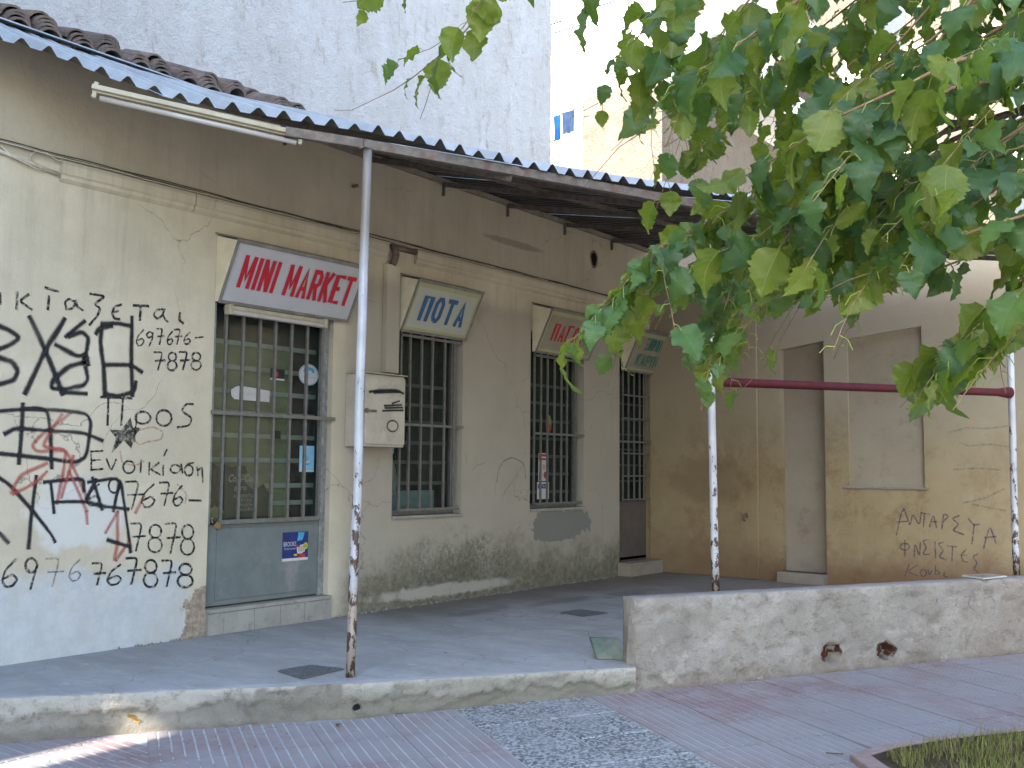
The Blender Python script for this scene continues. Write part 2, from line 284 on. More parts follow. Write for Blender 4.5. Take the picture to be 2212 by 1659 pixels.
plain('iron_black', (0.02, 0.02, 0.02), 0.6, 0.3); plain('cloth_blue', (0.006, 0.045, 0.20), 0.9, 0.1, 0, 0.4, 5); plain('cloth_slate', (0.02, 0.035, 0.075), 0.9, 0.1, 0, 0.3, 5); plain('cloth_white', (0.7, 0.7, 0.68), 0.9, 0.1)
plain('opp_glass', (0.05, 0.06, 0.07), 0.15, 0.5); plain('opp_wall', (0.36, 0.33, 0.28), 0.9, 0.2, 0, 0.1, 1)
plain('unused_brown', (0.10, 0.055, 0.04), 0.8, 0.2)
plain('bare_brick', (0.10, 0.032, 0.02), 0.95, 0.1, 0, 0.3, 20)

def m_pole():
    t = NT('peeling_white_paint', 0.45, 0.45, 0.1)
    lo = t.ramp(t.axis(2), 2.1, 0.45, 0.0, 0.15)
    n = t.math('ADD', t.noise(24, 8, 0.7, stretch=(1, 1, 0.55)), lo)
    m = t.ramp(n, 0.655, 0.675)
    c = t.mix(t.ramp(t.noise(6, 4, 0.6), 0.3, 0.7), (0.36, 0.37, 0.385), (0.46, 0.47, 0.49))
    c = t.mix(t.ramp(t.axis(2), 2.1, 2.6, 0, 0.9), c, (0.17, 0.15, 0.12))
    c = t.mix(t.ramp(t.axis(2), 0.55, 0.4, 0, 0.65), c, (0.30, 0.22, 0.12))
    c = t.mix(m, c, (0.075, 0.042, 0.028)); t.color(c); t.bump(t.math('MULTIPLY', m, -1), 0.6, 0.003); M['pole'] = t.m
m_pole()
def m_glass():
    m = bpy.data.materials.new('window_glass'); m.use_nodes = True; t = m.node_tree; t.nodes.remove(t.nodes['Principled BSDF'])
    o = t.nodes['Material Output']; tr = t.nodes.new('ShaderNodeBsdfTransparent'); tr.inputs[0].default_value = (0.80, 0.83, 0.80, 1)
    g = t.nodes.new('ShaderNodeBsdfGlossy'); g.inputs[1].default_value = 0.08; df = t.nodes.new('ShaderNodeBsdfDiffuse'); df.inputs[0].default_value = (0.20, 0.22, 0.21, 1)
    fr = t.nodes.new('ShaderNodeFresnel'); fr.inputs[0].default_value = 1.45; mx = t.nodes.new('ShaderNodeMixShader'); m2 = t.nodes.new('ShaderNodeMixShader')
    nz = t.nodes.new('ShaderNodeTexNoise'); nz.inputs['Scale'].default_value = 5; nz.inputs['Detail'].default_value = 7; mr = t.nodes.new('ShaderNodeMapRange')
    mr.inputs[1].default_value = 0.3; mr.inputs[2].default_value = 0.8; mr.inputs[3].default_value = 0.01; mr.inputs[4].default_value = 0.10
    ge = t.nodes.new('ShaderNodeNewGeometry'); t.links.new(ge.outputs['Position'], nz.inputs['Vector']); t.links.new(nz.outputs[0], mr.inputs[0])
    t.links.new(mr.outputs[0], m2.inputs[0]); t.links.new(tr.outputs[0], m2.inputs[1]); t.links.new(df.outputs[0], m2.inputs[2])
    mx.inputs[0].default_value = 0.01; t.links.new(m2.outputs[0], mx.inputs[1]); t.links.new(g.outputs[0], mx.inputs[2]); t.links.new(mx.outputs[0], o.inputs[0]); M['glass'] = m
m_glass()
def m_paint(key, col, soft, op, broken):
    """graffiti paint: opacity from the distance to the middle of the stroke, broken up where the paint has worn"""
    t = NT('graffiti_' + key, 0.75, 0.2); t.color(col)
    v = t.math('ABSOLUTE', t.math('SUBTRACT', t.math('MULTIPLY', t.axis(1, t.uv()), 2), 1))
    v = t.math('ADD', v, t.math('MULTIPLY', t.math('SUBTRACT', t.noise(60, 4, 0.7), 0.5), 0.5 if soft > 0.3 else 0.35))
    e = t.ramp(v, 0.95 - soft, 0.97, 1, 0)
    k = t.ramp(t.noise(38, 6, 0.8, stretch=(1, 1, 1)), 0.36 + broken * 0.16, 0.5 + broken * 0.16) if broken else None
    a = t.math('MULTIPLY', e, op)
    if k: a = t.math('MULTIPLY', a, t.ramp(k, 0, 1, 0.25, 1))
    low = t.ramp(t.noise(2.1, 3, 0.6, off=(1, 2, 3)), 0.3, 0.45, 0.72, 1); a = t.math('MULTIPLY', a, low)
    t.l(a, t.b.inputs['Alpha']); M['g_' + key] = t.m
m_paint('black', (0.02, 0.02, 0.022), 0.35, 0.98, 0.28)
m_paint('spray', (0.022, 0.022, 0.024), 0.85, 1.0, 0.0)
m_paint('spray_grey', (0.10, 0.11, 0.13), 0.7, 0.6, 0.2)
m_paint('red', (0.42, 0.09, 0.07), 0.9, 0.6, 0.0)
m_paint('pink', (0.5, 0.25, 0.2), 0.6, 0.45, 0.2)
m_paint('faded', (0.15, 0.10, 0.14), 0.6, 0.75, 0.25)
m_paint('ghost', (0.22, 0.24, 0.22), 0.8, 0.4, 0.5)
m_paint('blue', (0.07, 0.10, 0.2), 0.6, 0.6, 0.6)

def m_leaf():
    for key, f1, f2, b1, b2, tr in (('leaf', (0.020, 0.062, 0.022), (0.060, 0.125, 0.042), (0.085, 0.125, 0.018), (0.150, 0.185, 0.026), (0.20, 0.30, 0.02)),
                                    ('leaf_young', (0.045, 0.115, 0.05), (0.085, 0.17, 0.06), (0.12, 0.165, 0.02), (0.17, 0.21, 0.03), (0.22, 0.31, 0.02))):
        m = bpy.data.materials.new('mulberry_' + key); m.use_nodes = True
        t = NT('tmp_' + key, 0.42, 0.42); t.m.name = 'mulberry_' + key
        uvx, uvy = t.axis(0, t.uv()), t.axis(1, t.uv())
        x = t.math('ABSOLUTE', t.math('SUBTRACT', uvx, 0.5))
        rib = t.ramp(x, 0.006, 0.016, 1, 0)
        s = t.math('SUBTRACT', uvy, t.math('MULTIPLY', x, 0.95)); fr = t.math('FRACT', t.math('MULTIPLY', s, 6.0)); lat = t.ramp(t.math('ABSOLUTE', t.math('SUBTRACT', fr, 0.5)), 0.03, 0.075, 1, 0)
        vein = t.math('MAXIMUM', rib, t.math('MULTIPLY', lat, 0.6))
        vr = t.ramp(t.noise(9, 3, 0.6), 0.3, 0.7)
        front = t.mix(t.math('MULTIPLY', vein, 0.35), t.mix(vr, f1, f2), tuple(v * 1.8 for v in f2))
        back = t.mix(t.math('MULTIPLY', vein, 0.6), t.mix(vr, b1, b2), (0.30, 0.33, 0.10))
        g = t.n('ShaderNodeNewGeometry'); c = t.mix(g.outputs['Backfacing'], front, back); t.color(c)
        t.bump(t.math('ADD', t.math('MULTIPLY', vein, -1.2), t.noise(45, 3, 0.6)), 0.5, 0.003)
        tl = t.n('ShaderNodeBsdfTranslucent'); tl.inputs[0].default_value = (*tr, 1); mx = t.n('ShaderNodeMixShader'); mx.inputs[0].default_value = 0.45
        o = t.t.nodes['Material Output']; t.l(t.b.outputs[0], mx.inputs[1]); t.l(tl.outputs[0], mx.inputs[2]); t.l(mx.outputs[0], o.inputs[0]); M[key] = t.m
        bpy.data.materials.remove(m)
m_leaf()
plain('twig', (0.20, 0.13, 0.075), 0.8, 0.2, 0, 0.25, 30); plain('petiole', (0.22, 0.27, 0.06), 0.6, 0.3); plain('bark', (0.14, 0.11, 0.08), 0.95, 0.1, 0, 0.35, 14, (0.06, 0.05, 0.04), 0.5, 0.8)
plain('grass_blade', (0.14, 0.16, 0.035), 0.7, 0.3, 0, 0.5, 16, (0.22, 0.17, 0.07), 0.8)

# ------------------------------------------------------------------ object helpers
def setp(o, label=None, cat=None, group=None, kind=None):
    for k, v in (('label', label), ('category', cat), ('group', group), ('kind', kind)):
        if v: o[k] = v
    return o
def empty(name, loc, label=None, cat=None, group=None, kind=None):
    o = bpy.data.objects.new(name, None); COL.objects.link(o); o.location = loc; o.empty_display_size = 0.1
    return setp(o, label, cat, group, kind)
def parent(o, p):
    o.parent = p; o.matrix_parent_inverse = p.matrix_world.inverted() if p.type != 'EMPTY' else Matrix.Translation(-p.location)
    return o
class MB:
    def __init__(s): s.v = []; s.f = []; s.uv = []; s.hasuv = False; s.org = None
    def add(s, vs, fs, uvs=None):
        k = len(s.v); s.v += [tuple(q) for q in vs]; s.f += [tuple(i + k for i in f) for f in fs]
        if uvs: s.hasuv = True
        s.uv += uvs if uvs else [(0, 0)] * len(vs)
    def quad(s, a, b, c, d): s.add([a, b, c, d], [(0, 1, 2, 3)])
    def hexa(s, b, t):   # 4 bottom, 4 top points (counter-clockwise seen from outside top)
        s.add(list(b) + list(t), [(3, 2, 1, 0), (4, 5, 6, 7), (0, 1, 5, 4), (1, 2, 6, 5), (2, 3, 7, 6), (3, 0, 4, 7)])
    def box(s, u0, u1, w0, w1, z0, z1):
        s.hexa([P(u0, w1, z0), P(u1, w1, z0), P(u1, w0, z0), P(u0, w0, z0)], [P(u0, w1, z1), P(u1, w1, z1), P(u1, w0, z1), P(u0, w0, z1)])
    def bar(s, a, b, wx, wy, upv=Vector((0, 0, 1))):
        a = Vector(a); b = Vector(b); d = (b - a).normalized(); r = d.cross(upv)
        if r.length < 1e-3: r = d.cross(Vector((1, 0, 0)))
        r.normalize(); q = r.cross(d).normalized(); r = r * wx / 2; q = q * wy / 2
        s.hexa([a - r - q, a + r - q, a + r + q, a - r + q], [b - r - q, b + r - q, b + r + q, b - r + q])
    def tube(s, pts, rad, n=8, cap=True):
        pts = [Vector(p) for p in pts]; m = len(pts); rs = rad if isinstance(rad, (list, tuple)) else [rad] * m
        vs = []; fs = []; ref = None
        for i, p in enumerate(pts):
            d = (pts[min(i + 1, m - 1)] - pts[max(i - 1, 0)]).normalized()
            if ref is None or abs(ref.dot(d)) > 0.98: ref = Vector((0, 0, 1)) if abs(d.z) < 0.9 else Vector((1, 0, 0))
            a = d.cross(ref).normalized(); b = d.cross(a).normalized()
            for k in range(n): th = 2 * math.pi * k / n; vs.append(p + (a * math.cos(th) + b * math.sin(th)) * rs[i])
        for i in range(m - 1):
            for k in range(n): k2 = (k + 1) % n; fs.append((i * n + k, i * n + k2, (i + 1) * n + k2, (i + 1) * n + k))
        if cap: fs.append(tuple(range(n - 1, -1, -1))); fs.append(tuple((m - 1) * n + k for k in range(n)))
        s.add(vs, fs)
    def build(s, name, mat, par=None, label=None, bevel=0, smooth=False, origin=None, **kw):
        me = bpy.data.meshes.new(name); org = Vector(origin) if origin is not None else Vector((0, 0, 0))
        vs = [(v[0] - org.x, v[1] - org.y, v[2] - org.z) for v in s.v]
        me.from_pydata(vs, [], s.f)
        if s.hasuv:
            ul = me.uv_layers.new(name='UVMap')
            for lp in me.loops: ul.data[lp.index].uv = s.uv[lp.vertex_index]
        for m in (mat if isinstance(mat, list) else [mat]): me.materials.append(M[m] if isinstance(m, str) else m)
        if smooth:
            me.polygons.foreach_set('use_smooth', [True] * len(me.polygons))
        me.update()
        o = bpy.data.objects.new(name, me); COL.objects.link(o); o.location = org
        if par: parent(o, par)
        if bevel:
            b = o.modifiers.new('bevel', 'BEVEL'); b.width = bevel; b.segments = 2; b.limit_method = 'ANGLE'; b.harden_normals = False
        setp(o, label, kw.get('cat'), kw.get('group'), kw.get('kind')); return o
def inst(src, name, loc, par=None, rot=None):
    o = bpy.data.objects.new(name, src.data); COL.objects.link(o); o.location = loc
    if rot: o.rotation_euler = rot
    if par: parent(o, par)
    return o
def stroke_mb(mb, pts, width, nrm, k=0, closed=False, square=False):
    """ribbon along pts lying in the plane with normal nrm, u along and v across"""
    pts = [Vector(p) for p in pts]
    if not square and len(pts) > 2:                       # round the corners a little
        q = [pts[0]]
        for i in range(1, len(pts) - 1):
            for tt in (0.0, 0.33, 0.66, 1.0):
                a = pts[i].lerp(pts[i - 1], 0.28 * (1 - tt) if tt < 0.5 else 0) ; b = pts[i].lerp(pts[i + 1], 0.28)
                p0 = pts[i].lerp(pts[i - 1], 0.28); q.append((p0 * (1 - tt) + pts[i] * tt) * (1 - tt) + (pts[i] * (1 - tt) + b * tt) * tt)
        q.append(pts[-1]); pts = q
    L = 0; m = len(pts); vs = []; uv = []; fs = []
    off = nrm * (0.0002 * k)
    for i, p in enumerate(pts):
        d = (pts[min(i + 1, m - 1)] - pts[max(i - 1, 0)])
        if d.length < 1e-6: d = Vector((0, 0, 1))
        d.normalize(); s = d.cross(nrm).normalized() * width / 2
        sc = 1.0 if square else 1.0 + .35 * noise.noise(Vector((p.x * 14, p.z * 14, k * 3.1)))
        if 0 < i < m - 1 and square:
            d1 = (pts[i] - pts[i - 1]).normalized(); d2 = (pts[i + 1] - pts[i]).normalized(); c = max(0.35, math.sqrt(max(0, (1 + d1.dot(d2)) / 2))); sc = min(1.45, 1 / c)
        if i == 0 and not square: p = p - d * width * 0.3
        if i == m - 1 and not square: p = p + d * width * 0.3
        if i: L += (pts[i] - pts[i - 1]).length
        vs += [p + off + s * sc, p + off - s * sc]; uv += [(L, 0.0), (L, 1.0)]
        if i: a = 2 * (i - 1); fs.append((a, a + 1, a + 3, a + 2))
    mb.add(vs, fs, uv)
FR = Vector((0, -1, 0))      # out of the shop front
def circ(cx, cy, rx, ry, n=14, a0=0, a1=360): return [(cx + rx * math.cos(R(a0 + (a1 - a0) * i / n)), cy + ry * math.sin(R(a0 + (a1 - a0) * i / n))) for i in range(n + 1)]

def slab_wall(mb, a, d, nrm, L, z0, z1, holes, thick, step=None):
    """wall sheet with rectangular holes (s0,s1,z0,z1) and reveals; a start point, d along, nrm outwards"""
    ss = sorted(set([0, L] + [h[i] for h in holes for i in (0, 1)])); zs = sorted(set([z0, z1] + [h[i] for h in holes for i in (2, 3)]))
    pt = lambda s_, z, k=0: a + d * s_ + Vector((0, 0, z)) - nrm * k
    for i in range(len(ss) - 1):
        for j in range(len(zs) - 1):
            sm, zm = (ss[i] + ss[i + 1]) / 2, (zs[j] + zs[j + 1]) / 2
            if any(h[0] < sm < h[1] and h[2] < zm < h[3] for h in holes): continue
            q = [(ss[i], zs[j]), (ss[i + 1], zs[j]), (ss[i + 1], zs[j + 1]), (ss[i], zs[j + 1])]
            mb.quad(*[pt(*k) for k in q]); mb.quad(*[pt(k[0], k[1], thick) for k in reversed(q)])
    for h in holes:
        c = [(h[0], h[2]), (h[1], h[2]), (h[1], h[3]), (h[0], h[3])]
        for k in range(4):
            p, q = c[k], c[(k + 1) % 4]; mb.quad(pt(*p), pt(*p, thick), pt(*q, thick), pt(*q))
    c = [(0, z0), (L, z0), (L, z1), (0, z1)]
    for k in range(4):
        p, q = c[k], c[(k + 1) % 4]; mb.quad(pt(*q), pt(*q, thick), pt(*p, thick), pt(*p))

# ------------------------------------------------------------------ ground, pavement, porch
def zp(u): return -0.215 + 0.026 * (min(max(u, -3.0), 1.1) + 1.55)
mb = MB()
us = [-60, -3.0, 1.1, 60]; ws = [-60, 60]
for i in range(3): mb.quad(P(us[i], 60, zp(us[i]) - 0.0055), P(us[i + 1], 60, zp(us[i + 1]) - 0.0055), P(us[i + 1], -60, zp(us[i + 1]) - 0.0055), P(us[i], -60, zp(us[i]) - 0.0055))
pav = mb.build('pavement', 'mortar', kind='structure')
# tile pieces
def ribbed_piece():
    mb = MB(); s = 0.196; prof = [(-s, -0.03)]
    n = 7; pw = 2 * s / n
    for k in range(n):
        x0 = -s + k * pw; prof += [(x0 + 0.005, -0.003 if k else 0.0), (x0 + 0.007, 0.0), (x0 + pw - 0.007, 0.0), (x0 + pw - 0.005, -0.003 if k < n - 1 else 0.0)]
    prof.append((s, -0.03)); vs = [(x, y, z) for x, z in prof for y in (-s, s)]
    fs = [(2 * i, 2 * i + 2, 2 * i + 3, 2 * i + 1) for i in range(len(prof) - 1)]
    fs += [tuple(2 * i for i in range(len(prof) - 1, -1, -1)), tuple(2 * i + 1 for i in range(len(prof)))]
    mb.add(vs, fs); return mb
def flat_piece():
    mb = MB(); s = 0.196; b = 0.006
    mb.add([(-s, -s, -0.03), (s, -s, -0.03), (s, s, -0.03), (-s, s, -0.03), (-s, -s, -b), (s, -s, -b), (s, s, -b), (-s, s, -b), (-s + b, -s + b, 0), (s - b, -s + b, 0), (s - b, s - b, 0), (-s + b, s - b, 0)],
           [(0, 1, 5, 4), (1, 2, 6, 5), (2, 3, 7, 6), (3, 0, 4, 7), (4, 5, 9, 8), (5, 6, 10, 9), (6, 7, 11, 10), (7, 4, 8, 11), (8, 9, 10, 11)]); return mb
red0 = ribbed_piece().build('ribbed_paving_tile', ['redtile', 'groove_dust'], pav)
for f_ in red0.data.polygons:
    if len(f_.vertices) == 4 and all(abs(red0.data.vertices[i].co.z + .003) < 1e-4 for i in f_.vertices): f_.material_index = 1
grey0 = flat_piece().build('pebble_paving_tile', 'greytile', pav)
first = {'r': red0, 'g': grey0}
def put_tile(u, w, ang, kind, dz=0.0):
    src = red0 if kind == 'r' else grey0
    if first.get(kind): o = first[kind]; first[kind] = None
    else: o = inst(src, src.name.split('.')[0], (0, 0, 0), pav)
    slope = math.atan(0.026) if u < 1.1 else 0
    o.location = P(u, w, zp(u) + dz + random.uniform(-0.001, 0.001)); o.rotation_euler = (Matrix.Rotation(-slope, 3, 'Y') @ Matrix.Rotation(ang + random.uniform(-.006, .006), 3, 'Z')).to_euler()
KL = [(-3.6, -0.75), (-1.55, 0.82), (-0.85, 1.34), (-0.17, 1.885), (1.2, 2.80)]     # street edge of the porch
LWA, LWB = Vector((1.226, 2.784)), Vector((4.2, 4.296)); LWD = (LWB - LWA).normalized(); LWN = Vector((-LWD.y, LWD.x))  # low wall front line, street side = +n
def kerb_w(u):
    pts = KL + [(1.226, 2.784), (9.0, 2.784 + (9 - 1.226) * LWD.y / LWD.x)]
    for a, b in zip(pts, pts[1:]):
        if a[0] <= u <= b[0]: return a[1] + (b[1] - a[1]) * (u - a[0]) / max(1e-6, b[0] - a[0])
    return -9
pc = [(0.46, 4.30), (0.62, 4.16), (0.865, 4.221), (1.213, 4.383), (1.812, 4.753), (2.4, 5.1), (3.0, 5.5), (3.0, 6.6), (0.6, 6.6), (0.25, 5.4), (0.30, 4.7)]
pc = [(a + .05, b + .10) for a, b in pc]
def inside(x, y, poly):
    c = False
    for i in range(len(poly)):
        (x1, y1), (x2, y2) = poly[i], poly[i - 1]
        if (y1 > y) != (y2 > y) and x < (x2 - x1) * (y - y1) / (y2 - y1) + x1: c = not c
    return c
TA = R(31); E1 = Vector((math.cos(TA), math.sin(TA))); E2 = Vector((-math.sin(TA), math.cos(TA))); A0 = Vector((0.08, 2.53))
for i in range(-9, 16):
    for j in range(-9, 9):
        c = A0 + E1 * (0.4 * (i + 0.5)) + E2 * (0.4 * (j + 0.5))
        if c.x + 0.25 * (c.y - 1.2) < -1.05 or c.x > 5.6 or c.y > 5.9: continue
        if c.y < kerb_w(c.x) - 0.2: continue
        if all(inside(c.x + a_, c.y + b_, pc) for a_ in (-.22, .22) for b_ in (-.22, .22)) or c.x - c.y * 0.25 > 4.6 - 0.0: continue
        put_tile(c.x, c.y, -TA, 'g' if i in (0, 1) else 'r')
for i in range(0, 7):
    for j in range(0, 8):
        c = Vector((-1.35 - 0.4 * i + 0.02 * j, 0.95 + 0.4 * j))
        if c.x + 0.25 * (c.y - 1.2) >= -0.80 or c.y < kerb_w(c.x) - 0.25 or c.x < -3.4 or c.y > 3.2: continue
        put_tile(c.x, c.y, 0.0, 'r', -.002)
# porch slab with a rough rendered street face
mb = MB()
top = [P(u, w, 0.0) for u, w in KL] + [P(1.3, 2.72, 0), P(6.4, 5.35, 0), P(6.4, -0.2, 0), P(-3.6, -0.9, 0)]
def dense(a, b, st): n = max(1, int((b - a).length / st)); return [a.lerp(b, i / n) for i in range(n)]
line = []
for a, b in zip(KL, KL[1:]): line += dense(Vector(a), Vector(b), 0.015)
line.append(Vector(KL[-1])); nk = 15; coat = []; vs = []; fs = []
for i, p in enumerate(line):
    zb = zp(p.x) - 0.03
    for k in range(nk):
        z = zb + (0.0 - zb) * (k / (nk - 1)); e = noise.noise(Vector((p.x * 3.1, p.y * 3.1, z * 6))) * 0.018 + noise.noise(Vector((p.x * 14, p.y * 14, z * 25))) * 0.010 + noise.noise(Vector((p.x * 40, p.y * 40, z * 60))) * 0.005
        bd_ = -0.085 + 0.05 * noise.noise(Vector((p.x * 5, 3, 0))) + .03 * noise.noise(Vector((p.x * 17, 8, 0))) + (.09 if -.58 < p.x < -.22 else 0); ct_ = 1.0 if z > bd_ else 0.0; lip = 0.013 * ct_
        ck_ = abs(p.x + .62 + .25 * (z + .1) + .03 * noise.noise(Vector((z * 22, 1, 0)))); e -= .03 * max(0, 1 - ck_ / .018)
        ck_ = abs(p.x - .02 + .03 * noise.noise(Vector((z * 22, 7, 0)))); e -= .02 * max(0, 1 - ck_ / .014)
        coat.append(ct_)
        if k == nk - 1: e = e * 0.8 - 0.004; lip = 0.008
        q = p + Vector((-0.6, 0.8)) * (e + lip)
        vs.append(P(q.x, q.y, z - (0.006 * abs(noise.noise(Vector((p.x * 20, 0, 0)))) if k == nk - 1 else 0)))
for i in range(len(line) - 1):
    for k in range(nk - 1): a = i * nk + k; fs.append((a, a + nk, a + nk + 1, a + 1))
mb.add(vs, fs)
tops = [vs[i * nk + nk - 1] for i in range(len(line))]
porch = MB(); n0 = len(tops); inner = [P(6.4, 5.35, 0), P(6.4, -0.2, 0), P(-3.6, -0.9, 0)]
porch.add(tops + [P(1.3, 2.72, 0)] + inner, [tuple(range(n0 + 4))])
po = porch.build('porch_floor', 'floor', kind='structure')
ko = mb.build('porch_edge', 'kerb', po, smooth=True); ko.data.attributes.new('coat', 'FLOAT', 'POINT').data.foreach_set('value', coat)
# drain pipe mouth in the porch edge
mb = MB(); c = onv(770, 1528, (-0.17, 1.885), (1.2, 2.80)); n_ = Vector((-0.55, -0.83, 0))
mb.tube([c - n_ * 0.06, c + n_ * 0.012], 0.026, 16, False); mb.tube([c - n_ * 0.06, c + n_ * 0.012], 0.021, 16, False)
mb.build('drain_pipe', 'cream_metal', po, smooth=True)
mb = MB(); mb.tube([c + n_ * 0.002, c + n_ * 0.006], 0.020, 14); mb.build('drain_mouth', 'dark', po)

# ------------------------------------------------------------------ shop building
shop = empty('shop_building', P(2.2, 0, 0), 'low cream plastered shop with barred openings, graffiti and a canopy', 'building')
ZT = 3.72
OPEN = [(0.21, 1.31, 0.175, 2.50), (1.985, 2.858, 0.75, 2.50), (3.87, 4.80, 0.76, 2.50), (5.50, 6.30, 0.14, 2.50)]
mb = MB(); U0 = -7.0
slab_wall(mb, P(U0, 0, 0), Vector((1, 0, 0)), FR, 6.6 - U0, -0.3, ZT, [(a - U0, b - U0, c, d) for a, b, c, d in OPEN], 0.14)
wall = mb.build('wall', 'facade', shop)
mb = MB(); mb.box(U0, 6.6, -3.0, -0.9, -0.3, ZT - 0.1); mb.build('rear_rooms', 'dark', shop)
def course(name, u0, u1):
    mb = MB(); b = [P(u0, 0.0, 2.90), P(u1, 0.0, 2.90)]
    pr = [(0.002, 2.885), (0.028, 2.905), (0.032, 2.925), (0.046, 2.935), (0.046, 3.012), (0.002, 3.03)]
    vs = [P(u, w, z) for u in (u0, u1) for w, z in pr]; n = len(pr)
    mb.add(vs, [(i, i + 1, n + i + 1, n + i) for i in range(n - 1)] + [(n - 1, 0, n, 2 * n - 1), tuple(range(n))[::-1], tuple(range(n, 2 * n))])
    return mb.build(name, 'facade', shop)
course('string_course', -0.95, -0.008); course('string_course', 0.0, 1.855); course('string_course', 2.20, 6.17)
# dirty cable run lying on the string course
def wob(pts, amp, f, seed=0):
    q = []
    for i in range(len(pts) - 1):
        a, b = Vector(pts[i]), Vector(pts[i + 1]); n = max(2, int((b - a).length / 0.05))
        for k in range(n):
            p = a.lerp(b, k / n); q.append(p + Vector((noise.noise(p * f + Vector((seed, 0, 0))), noise.noise(p * f + Vector((0, seed, 5))), noise.noise(p * f + Vector((0, 9, seed))))) * amp)
    q.append(Vector(pts[-1])); return q
for k, (dz, r_) in enumerate(((0.035, 0.006), (0.028, 0.0045), (0.043, 0.004))):
    mb = MB(); mb.tube(wob([P(-1.6, 0.014 + 0.012 * k, 3.035 + dz - 0.03), P(0.6, 0.018 + 0.008 * k, 3.03 + dz - 0.03), P(3.0, 0.02 + 0.005 * k, 3.033 + dz - 0.03), P(6.1, 0.02, 3.03 + dz - 0.03)], 0.008, 3.5, k), r_, 6)
    mb.build('cable', 'cable_black' if k != 1 else 'cable_white', shop, 'dusty cable lying along the top of the string course', smooth=True)
# conduit and loose cables left of the course
mb = MB(); mb.tube([onw(-10, 323, .02), onw(60, 350, .02), onw(127, 377, .02)], 0.012, 8); mb.build('conduit', 'cable_white', shop, smooth=True)
mb = MB(); mb.tube([onw(0, 313, .02), onw(30, 340, .03), onw(80, 365, .03), onw(125, 372, .02)], 0.005, 6); mb.tube([onw(70, 350, .03), onw(66, 335, .03), onw(80, 325, .03), onw(100, 330, .03), onw(122, 345, .03), onw(170, 358, .03)], 0.004, 6); mb.build('loose_cable', 'cable_white', shop, smooth=True)
# vertical chase with the pipe boot between the first two signs
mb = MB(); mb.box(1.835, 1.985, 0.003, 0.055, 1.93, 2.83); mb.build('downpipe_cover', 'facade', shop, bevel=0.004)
mb = MB(); mb.tube([P(1.90, 0.03, 2.99), P(2.19, 0.03, 2.985)], 0.024, 10); mb.tube(wob([P(1.91, 0.04, 2.99), P(1.92, 0.045, 2.92), P(1.91, 0.03, 2.83)], 0.02, 9), 0.03, 10); mb.build('pipe_elbow', 'rusty_steel', shop, smooth=True)
mb = MB(); mb.tube([onu(1330, 640, 5.6) , P(5.72, 0.06, 2.86), P(5.78, 0.10, 2.76), P(5.86, 0.05, 2.70)], 0.008, 6); mb.build('cable_loop', 'cable_black', shop, smooth=True)
# vent hole high on the wall
mb = MB(); c = onw(1283, 560, 0.002); vs = [c + Vector((0.055 * math.cos(a) * (1 + .12 * math.sin(3 * a)), 0, 0.075 * math.sin(a))) for a in [i * math.pi / 10 for i in range(20)]]
mb.add(vs, [tuple(range(20))]); mb.build('vent_hole', 'dark', shop)
mb = MB(); vs = []; fs = []
for k, rr in enumerate((1.0, 1.35)):
    for i in range(20): a = i * math.pi / 10; vs.append(c + Vector((0.055 * rr * math.cos(a) * (1 + .12 * math.sin(3 * a)), -0.004 * (1 - k), 0.075 * rr * math.sin(a))))
for i in range(20): j = (i + 1) % 20; fs.append((i, j, 20 + j, 20 + i))
mb.add(vs, fs); mb.build('vent_rim', 'rusty_steel', shop)

# openings: door / windows with frame, glass, grille bars, shutter behind
def v_bar(u, w, z0, z1, t=0.018): mb = MB(); mb.box(u - t / 2, u + t / 2, w - t / 2, w + t / 2, z0, z1); return mb
def h_bar(u0, u1, w, z, t=0.02, h=0.02): mb = MB(); mb.box(u0, u1, w - t / 2, w + t / 2, z - h / 2, z + h / 2); return mb
def ringframe(u0, u1, z0, z1, w0, w1, t):
    mb = MB(); mb.box(u0, u0 + t, w0, w1, z0, z1); mb.box(u1 - t, u1, w0, w1, z0, z1); mb.box(u0 + t, u1 - t, w0, w1, z1 - t, z1); mb.box(u0 + t, u1 - t, w0, w1, z0, z0 + t); return mb
def opening_back(par, u0, u1, z0, z1, slats, sw, greens):
    mb = MB(); mb.box(u0 + .002, u1 - .002, -0.30, -0.29, z0, z1); mb.build('backing', 'interior', par)
    for a, b, zz0, zz1, m in greens: mb = MB(); mb.box(a, b, -0.215, -0.205, zz0, zz1); mb.build('shutter_panel', m, par)
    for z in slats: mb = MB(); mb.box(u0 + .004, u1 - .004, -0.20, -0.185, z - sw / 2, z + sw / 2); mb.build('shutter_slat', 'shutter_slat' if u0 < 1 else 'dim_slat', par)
    mb = MB()
    for a in (u0, u1): mb.box(a - .01, a + .01, -0.29, -0.142, z0, z1)
    mb.box(u0 + .01, u1 - .01, -.29, -.142, z0 - .01, z0 + .004); mb.box(u0 + .01, u1 - .01, -.29, -.142, z1 - .004, z1 + .01); mb.build('inner_reveal', 'interior', par)
